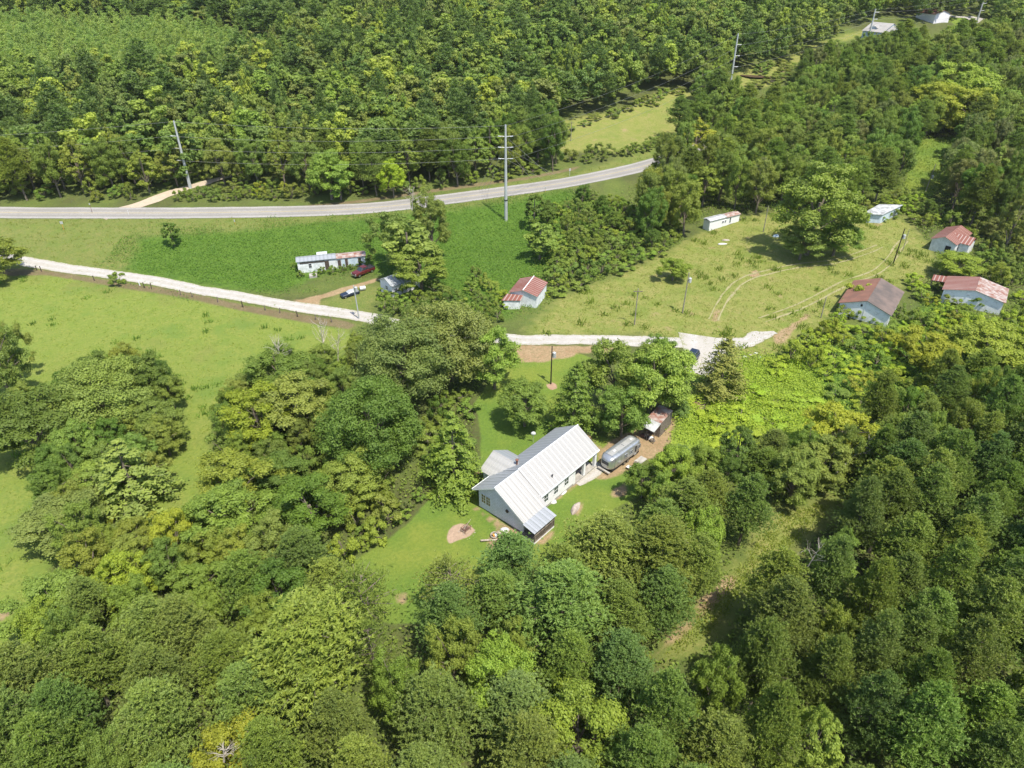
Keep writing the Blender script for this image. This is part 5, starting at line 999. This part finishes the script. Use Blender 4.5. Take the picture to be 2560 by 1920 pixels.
# fire pit
p=at(1165,1327); t=thing('fire_pit','rusty iron fire rack with a pale stick on the round ash patch','fire pit',(p.x,p.y,p.z),ang); 
mb=MB(); [mb.tube((x,y,0),(x,y,.75),.03,n=5) for x in(-.55,.55) for y in (-.38,.38)]; [mb.tube((-.55,y,.72),(.55,y,.72),.035,n=5) for y in(-.38,.38)]; [mb.tube((x,-.38,.72),(x,.38,.72),.035,n=5) for x in (-.55,.55)]; mb.build('frame','rust',t)
mb=MB(); [mb.tube((-.55,y,.5),(.55,y,.5),.02,n=4) for y in np.linspace(-.36,.36,9)]; mb.build('grate','rust',t)
q=thing('wooden_stick','long pale stick leaning across the rusty fire rack','stick',(p.x,p.y,p.z+.72),R(62)); MB().tube((-.5,0,.02),(1.3,0,.28),.045,.03,6).build('stick','straw',q)
for i in range(14):
    b=rng.uniform(0,6.28); r_=rng.uniform(.5,1.4); x,y=p.x+math.cos(b)*r_,p.y+math.sin(b)*r_-.3; s=rng.uniform(.05,.11)
    mb=MB(); mb.loft([[(s*math.cos(t_)*k,s*.8*math.sin(t_)*k,zq) for t_ in np.linspace(0,5.2,6)] for k,zq in ((.8,0),(1,s*.5),(.5,s*.9))]); o=mb.build('ember_stone','stone',None); o.location=(x,y,hz(x,y)); tag(o,'small pale stone scattered round the rusty fire rack','stone','stones round the fire rack')
# junk pile, boulder, tarps
def blob(name,label,cat,loc,sx,sy,sz,mat,seed,rz=0.):
    g=np.random.default_rng(seed); n=16; rings=[]
    for i in range(9):
        f=i/8; zz_=math.sin(f*math.pi/2); rr=math.cos(f*math.pi/2)**.7 if i<8 else .05
        rings.append([(sx*rr*math.cos(t)*(1+.18*math.sin(3*t+seed)+g.uniform(-.08,.08)),sy*rr*math.sin(t)*(1+g.uniform(-.08,.08)),sz*zz_*(1+g.uniform(-.1,.1))) for t in [2*math.pi*j/n for j in range(n)]])
    mb=MB(); mb.loft(rings); o=mb.build(name,mat,None,smooth=True); o.location=loc; o.rotation_euler=(0,0,rz); return tag(o,label,cat)
p=at(1438,1272); blob('boulder','long pale lichen covered rock lying on the lawn right of the house','rock',(p.x,p.y,p.z-.1),1.3,.5,.6,'stone',3,ang+.25)
p=at(1383,1256); blob('tarp_heap','crumpled white plastic heap at the inner corner of the house wall','plastic',(p.x,p.y,p.z),.55,.4,.35,'tarp',5,.3)
p=at(*Z1([(1055,835)])[0]); blob('tarp_heap','crumpled white sheet lying against the long house wall','plastic',(p.x,p.y,p.z),.9,.4,.3,'tarp',6,ang)
p=at(1822,606+1); blob('rubble_heap','white rubbish strip in the clearing grass, left one of the two heaps','rubbish',(p.x-2,p.y-1,p.z),1.2,.35,.3,'tarp',8,.1)
p=at(1815,603); blob('rubble_heap','pinkish white rubbish heap behind the white strip in the clearing','rubbish',(p.x,p.y+.5,p.z),1.,.4,.3,'stone',9,.0)
p=at(1940,592); blob('rubbish_pile','pale rubbish in the shadow at the foot of the huge round tree','rubbish',(p.x,p.y,p.z),.8,.6,.6,'blue_white',11)
p=at(1862,882); 
for i,(px,py,s,mt) in enumerate([(1862,893,.9,'tarp'),(1875,888,.7,'stone'),(1889,884,.8,'tarp'),(1900,893,.6,'blue_white')]):
    q=at(px,py); o=blob('rubble_heap',['white scrap left of the four pieces dumped beside the gravel track end','brownish scrap second from left among the pieces dumped by the gravel track end','white scrap third from left among the pieces dumped by the gravel track end','pale blue scrap right of the four pieces dumped by the gravel track end'][i],'rubbish',(q.x,q.y,q.z),s*.55,s*.3,s*.3,mt,20+i)
# junk along the front of the house
jl=[('wooden_plank','grey plank lying in the junk row at the front corner of the house',(1247,1343),.0,'straw'),('wooden_plank','longer grey plank at the left end of the junk row by the house',(1228,1352),.5,'straw')]
for i,(nm,lb,px,rz,mt) in enumerate(jl): p=at(*px); o=MB().box(-1.1-.3*i,1.1+.3*i,-.12,.12,0,.1).build(nm,mt); o.location=(p.x,p.y,p.z+.1); o.rotation_euler=(.05,.1,ang-1.2+rz); tag(o,lb,'plank')
p=at(1262,1328); blob('junk_heap','pale heap of yard junk closest to the shaded gable wall','junk',(p.x,p.y,p.z),.6,.5,.5,'tarp',31)
p=at(1252,1334); blob('junk_heap','brown heap in the middle of the junk row by the gable wall','junk',(p.x,p.y,p.z),.7,.4,.4,'straw',32)
p=at(1236,1341); t=thing('hoop_planter','round pale hoop standing in the junk row with a blue and orange toy inside','planter',(p.x,p.y,p.z),.3)
mb=MB(); [mb.tube((.5*math.cos(u),.5*math.sin(u),.3),(.5*math.cos(u+.35),.5*math.sin(u+.35),.3),.07,n=6) for u in np.arange(0,6.28,.35)]; mb.build('hoop','stone',t); MB().box(-.2,.05,-.2,.2,0,.35).build('orange_part','orange',t,.03); MB().box(.05,.3,-.2,.2,0,.3).build('blue_part','blue_white',t,.03)
p=HL(13.6,-2.4,.25); t=thing('potted_plant','dark pot at the foot of the open end of the house','pot',p); MB().tube((0,0,0),(0,0,.35),.16,.2,10).build('pot','rust',t); MB().tube((0,0,.33),(0,0,.37),.18,n=10).build('soil','dark',t)
p=HL(15.9,-2.3,.25); t=thing('storage_box','pale box among clutter beneath the open end of the house roof','box',p,ang); MB().box(-.4,.4,-.25,.25,0,.4).build('box','wood',t,.02); MB().box(-.42,.42,-.27,.27,.4,.46).build('lid','tarp',t)
p=HL(17,-2.5,.25); t=thing('wheelbarrow','dark wheelbarrow beneath the far end of the house roof','wheelbarrow',p,ang+.6); MB().slab([(-.4,-.3,.55),(.4,-.25,.5),(.4,.25,.5),(-.4,.3,.55)],.2).build('tray','rust',t); MB().tube((.55,-.04,.2),(.55,.04,.2),.2,n=12).build('wheel','tyre',t); mb=MB(); mb.tube((.55,-.1,.2),(-.9,-.3,.6),.02,n=5); mb.tube((.55,.1,.2),(-.9,.3,.6),.02,n=5); mb.build('handles','wood',t)
p=at(1333,1106); t=thing('satellite_dish','small white dish on a thin mast behind the house','satellite dish',(p.x,p.y,p.z)); MB().tube((0,0,0),(0,0,1.7),.03,n=6).build('mast','steel',t)
mb=MB(); rg=[[(.38*k*math.cos(u),-.12*(1-k*k)-.1+.0,1.8+.38*k*math.sin(u)) for u in [6.2832*j/14 for j in range(14)]] for k in (1,.7,.35,.05)]; mb.loft(rg); mb.build('dish','trim',t)
p=HL(6,7.5,0); t=thing('garden_deck','low brown timber deck behind the side wing of the house','deck',setz(p),ang); mb=MB(); [mb.box(-1.6+i*.2,-1.42+i*.2,-1.,1.,.32,.37) for i in range(16)]; mb.build('boards','rust',t); mb=MB(); [mb.box(x,x+.1,y,y+.1,0,.32) for x in(-1.5,1.3) for y in (-.9,.8)]; mb.build('legs','wood',t)
# shed clutter
for i in range(5):
    qq=SHq[0].lerp(SHq[1],.15+.17*i)+d1n*(.8+.25*(i%2)); p=Matrix.Translation(SH.location)@Matrix.Rotation(SH.rotation_euler.z,4,'Z')@Vector((qq.x,qq.y,0)); blob('junk_heap',['rusty','pale','brown','white','grey'][i]+' bundle stored under the tin roof of the open wooden shed','junk',setz(p),.45,.35,.5,['rust','straw','darkwood','tarp','wood'][i],50+i)
# ================================================================ poles, wires, posts
def utility(base,top,label,mat='pole',r=.14,transformer=None,arm=False,group=None,name='utility_pole',lean=None,h=None):
    b=at(*base); H_=h or hpx(b,*top); t=thing(name,label,'utility pole',(b.x,b.y,b.z),0,group,lean or (0,0)); MB().tube((0,0,-.3),(0,0,H_),r,r*.7,10).build('pole',mat,t)
    if transformer is not None:
        z=H_*transformer; mb=MB(); mb.tube((.42,-.1,z-.45),(.42,-.1,z+.45),.3,n=14); mb.tube((.42,-.1,z+.45),(.42,-.1,z+.52),.22,.1,14); tr=mb.build('transformer','steel',t); MB().box(.08,.2,-.15,-.05,z-.1,z+.1).build('bracket','dark',tr); MB().tube((.42,-.1,z+.5),(.42,-.1,z+.72),.04,n=6).build('insulator','trim',tr)
    if arm: MB().box(-.9,.9,-.22,-.1,H_-.6,H_-.48).build('crossarm','wood',t)
    return t,b,H_
utility((1377,960),(1383,865),'black stained pole with white transformer on the round mulch bed','black',.13,.78)
utility((1706,783),(1717,681),'wooden pole with white transformer in the middle of the clearing','pole',.13,.82,lean=(0,R(1)))
utility((1586,812),(1588,765),'short wooden pole with guy wires behind the maples, near the gravel road','pole',.12,None,True,h=8)
u1=utility((2233,659),(2259,572),'dark leaning pole with white transformer on the track near the cottages','black',.15,.78,lean=(0,R(1)))
utility((2256,628),(2261,573),'thin pale pole just behind the leaning transformer pole','pole',.08,None)
utility((898,797),(884,714),'pale pole at the gravel road beside the wrecked car','steel',.15,.9,lean=(0,R(-2)))
utility((1908,580),(1918,515),'grey pole left of the huge round tree','pole',.12,None)
utility((2052,795),(2062,742),'slim grey post pole in bushes left of the brown shingled cottage','pole',.11,None)
utility((2313,481),(2330,410),'wooden pole with lamp standing on the mown strip at the right','pole',.14,.55,lean=(0,R(3)))
utility((1427,352),(1428,303),'thin wooden pole in the far field beyond the highway','pole',.12,None,True)
def steelpole(base,topy,arms,label,side_=1,h=None,guy=()):
    b=at(*base); H_=h or hpx(b,0,topy); t=thing('transmission_pole',label,'power pole',(b.x,b.y,b.z)); MB().tube((0,0,-.5),(0,0,H_),.48,.22,14).build('shaft','steel',t)
    zs=[H_*k for k in arms]
    for z in zs:
        for s in ((-1,1) if side_==0 else (side_,)):
            mb=MB(); mb.tube((s*.2,0,z),(s*1.7,0,z+.12),.09,.06,6); mb.tube((s*1.2,0,z),(s*1.9,0,z+.1),.13,n=8); mb.build('insulator','steel',t)
    for gx,gy in guy:
        g_=at(gx,gy); l=g_-b; z=zs[guy.index((gx,gy))%3]; MB().tube((0,0,z),(l.x,l.y,g_.z-b.z),.035,n=4).build('guy_wire','wire',t)
    return t,b,H_,zs
A1=(.9,.8,.7)
tl,bl,hl,zl=steelpole((476,470),302,(.78,.6,.42),'tall grey steel pole by the dirt side road, left of the picture',-1)
tm_,bm,hm_,zm=steelpole((1265,551),312,(.885,.775,.66),'tallest grey steel pole standing on the vine slope in front of the highway',0,guy=[(1197,470),(1204,474),(1212,475),(1222,473),(1330,450),(1355,447),(1380,443),(1392,440)])
MB().tube((0,0,5.5),(0,0,5.75),.52,n=14).build('joint_band','dark',tm_)
tr1,br1,hr1,zr1=steelpole((1822,235),84,(.82,.64,.46),'grey steel pole rising behind yellow green trees near the pond',1)
tr2_,br2,hr2,zr2=steelpole((2168,108),22,(.9,.7,.5),'distant steel pole in front of the light grey house roof',1)
tr3,br3,hr3,zr3=steelpole((2437,70),-18,(.85,.7,.5),'farthest steel pole at the top right corner',1)
far_l=Vector((bl.x-150,bl.y-25,hz(bl.x-150,bl.y-25)))
names=['top wire of the power line crossing above the highway','second wire from the top of the power line above the highway','third wire from the top of the power line above the highway','lowest wire of the power line above the highway']
def wire(pts,sag,label,r=.03,name='power_line',group=None):
    mb=MB()
    for a_,b_ in zip(pts[:-1],pts[1:]):
        a_=Vector(a_); b_=Vector(b_); n=14; P=[a_.lerp(b_,i/n)-Vector((0,0,4*sag*(i/n)*(1-i/n)*((b_-a_).length/100)**1.2)) for i in range(n+1)]
        for p_,q_ in zip(P[:-1],P[1:]): mb.tube(p_,q_,r,n=3)
    o=mb.build(name,'wire'); return tag(o,label,'power line',group)
for i in range(4):
    def zz_(h,z): return h-.2 if i==0 else z[i-1]
    sx=0 if i==0 else 1.8
    P=[far_l+Vector((-sx,0,zz_(hl,zl))),bl+Vector((-sx,0,zz_(hl,zl))),bm+Vector((-sx*.9,0,zz_(hm_,zm)))]
    P2=[bm+Vector((sx*.9,0,zz_(hm_,zm))),br1+Vector((sx,0,zz_(hr1,zr1))),br2+Vector((sx,0,zz_(hr2,zr2))),br3+Vector((sx,0,zz_(hr3,zr3)))]
    wire(P,1.4,names[i]+', left span'); wire(P2,1.6,names[i].replace('above the highway','towards the top right corner'))
# fence posts
FP=[(92,676,.9,'darkwood'),(104,679,1.1,'darkwood'),(237,702,1.,'darkwood'),(362,720,1.1,'darkwood'),(379,722,1.1,'darkwood'),(350,714,.9,'trim'),(452,738,1.,'wood'),(483,743,1.,'wood'),(545,756,1,'wood'),(608,768,1.2,'darkwood'),(664,776,1.,'wood'),(700,783,1.,'wood'),(745,792,1.1,'darkwood'),(790,800,1,'wood'),(830,806,1,'wood')]
for i,(px,py,h_,mt) in enumerate(FP):
    p=at(px,py); o=MB().tube((0,0,-.2),(0,0,h_*1.25),.11,.1,7).build('fence_post',mt); o.location=(p.x,p.y,p.z); o.rotation_euler=(random.gauss(0,.05),random.gauss(0,.08),0); tag(o,'white painted stub post on the brown bank of the pasture' if mt=='trim' else ('dark' if mt=='darkwood' else 'grey')+' wooden fence post on the brown bank between gravel road and pasture','fence post','fence posts along the pasture')
def sign(px,py,h_,panel,mat,label,post='rust'):
    p=at(px,py); t=thing('road_sign',label,'sign',(p.x,p.y,p.z),R(10)); MB().tube((0,0,-.2),(0,0,h_),.05,n=6).build('post',post,t); w_,hh_=panel; MB().box(-w_/2,w_/2,-.08,-.05,h_-hh_,h_).build('panel',mat,t,.01)
sign(160,575,2.3,(.7,.7),'steel','grey road sign on an orange post at the side road junction','orange')
sign(231,532,2.6,(.3,.4),'steel','rusty post with a small plate left of the dirt side road')
sign(588,561,1.3,(.25,.6),'steel','yellow footed marker post on the near highway edge, left one','orange')
sign(1363,480,1.5,(.3,.6),'steel','yellow footed marker post on the near highway edge, right of the tallest pole','orange')
sign(1424,441,2.4,(.5,.7),'steel','grey sign on the far highway verge right of the tallest pole','steel')
sign(322,537,1.2,(.12,.3),'tarp','tiny white marker on the grass right of the dirt side road','trim')
# dead trees
p=at(815,900); deadtree(5,9.5,3.6,'dead_tree','leafless pale grey tree between the pasture and the middle thicket',(p.x,p.y,p.z),0,(0,0),7,.13)
p=at(845,905); deadtree(6,7,3.,'dead_tree','smaller bare grey tree leaning right beside the leafless pale tree',(p.x,p.y,p.z),1,(.0,.2),6,.1)
p=at(2085,1195,3); deadtree(7,9,2.6,'fallen_branch','long broken bare limb lying across the trees right of the grassy track',(p.x,p.y,p.z+3.5),0,(R(-25),R(52)),3,.16)
p=at(560,1900,8); deadtree(8,2.2,1.2,'dead_branches','white bare twigs poking out of the yellow green tree at the bottom edge',(p.x,p.y,p.z+8),0,(0,.2),6,.1)
p=at(2020,1420,8); deadtree(9,3.5,1.6,'dead_branches','bare brown twigs in the lower right pine wood, upper spot',(p.x,p.y,p.z+8.5),0,(0,.2),4,.07)
p=at(930,480,13); deadtree(10,5,3.,'dead_branches','thin bare twigs on top of the tall vine covered tree group',(p.x+11,p.y-12,hz(p.x,p.y)+13),0,(0,.1),6,.12)
p=at(700,905,6); deadtree(12,4.5,3.,'dead_branches','bare grey twigs above the olive tree of the middle thicket',(p.x,p.y,hz(p.x,p.y)+6),0,(0,.1),6,.09)
# ---------------------------------------------------------------- the air
hm_=bpy.data.materials.new('haze_air'); hm_.use_nodes=True; hn=hm_.node_tree; hn.nodes.remove(hn.nodes['Principled BSDF']); pv=hn.nodes.new('ShaderNodeVolumePrincipled')
pv.inputs['Color'].default_value=(.9,.95,1,1); pv.inputs['Density'].default_value=.00005; pv.inputs['Anisotropy'].default_value=.1; hn.links.new(pv.outputs[0],hn.nodes['Material Output'].inputs['Volume'])
HB=float(GZ.min())-1; hz_o=MB().box(-max(xs)-60,max(xs)+60,-460,max(ys)+60,HB,max(115,float(GZ.max())+25)).build('haze',hm_); tag(hz_o,kind='stuff')
if False:
    print(COUNT)
print('TREES',COUNT,{k:len(v) for k,v in FARPTS.items()})
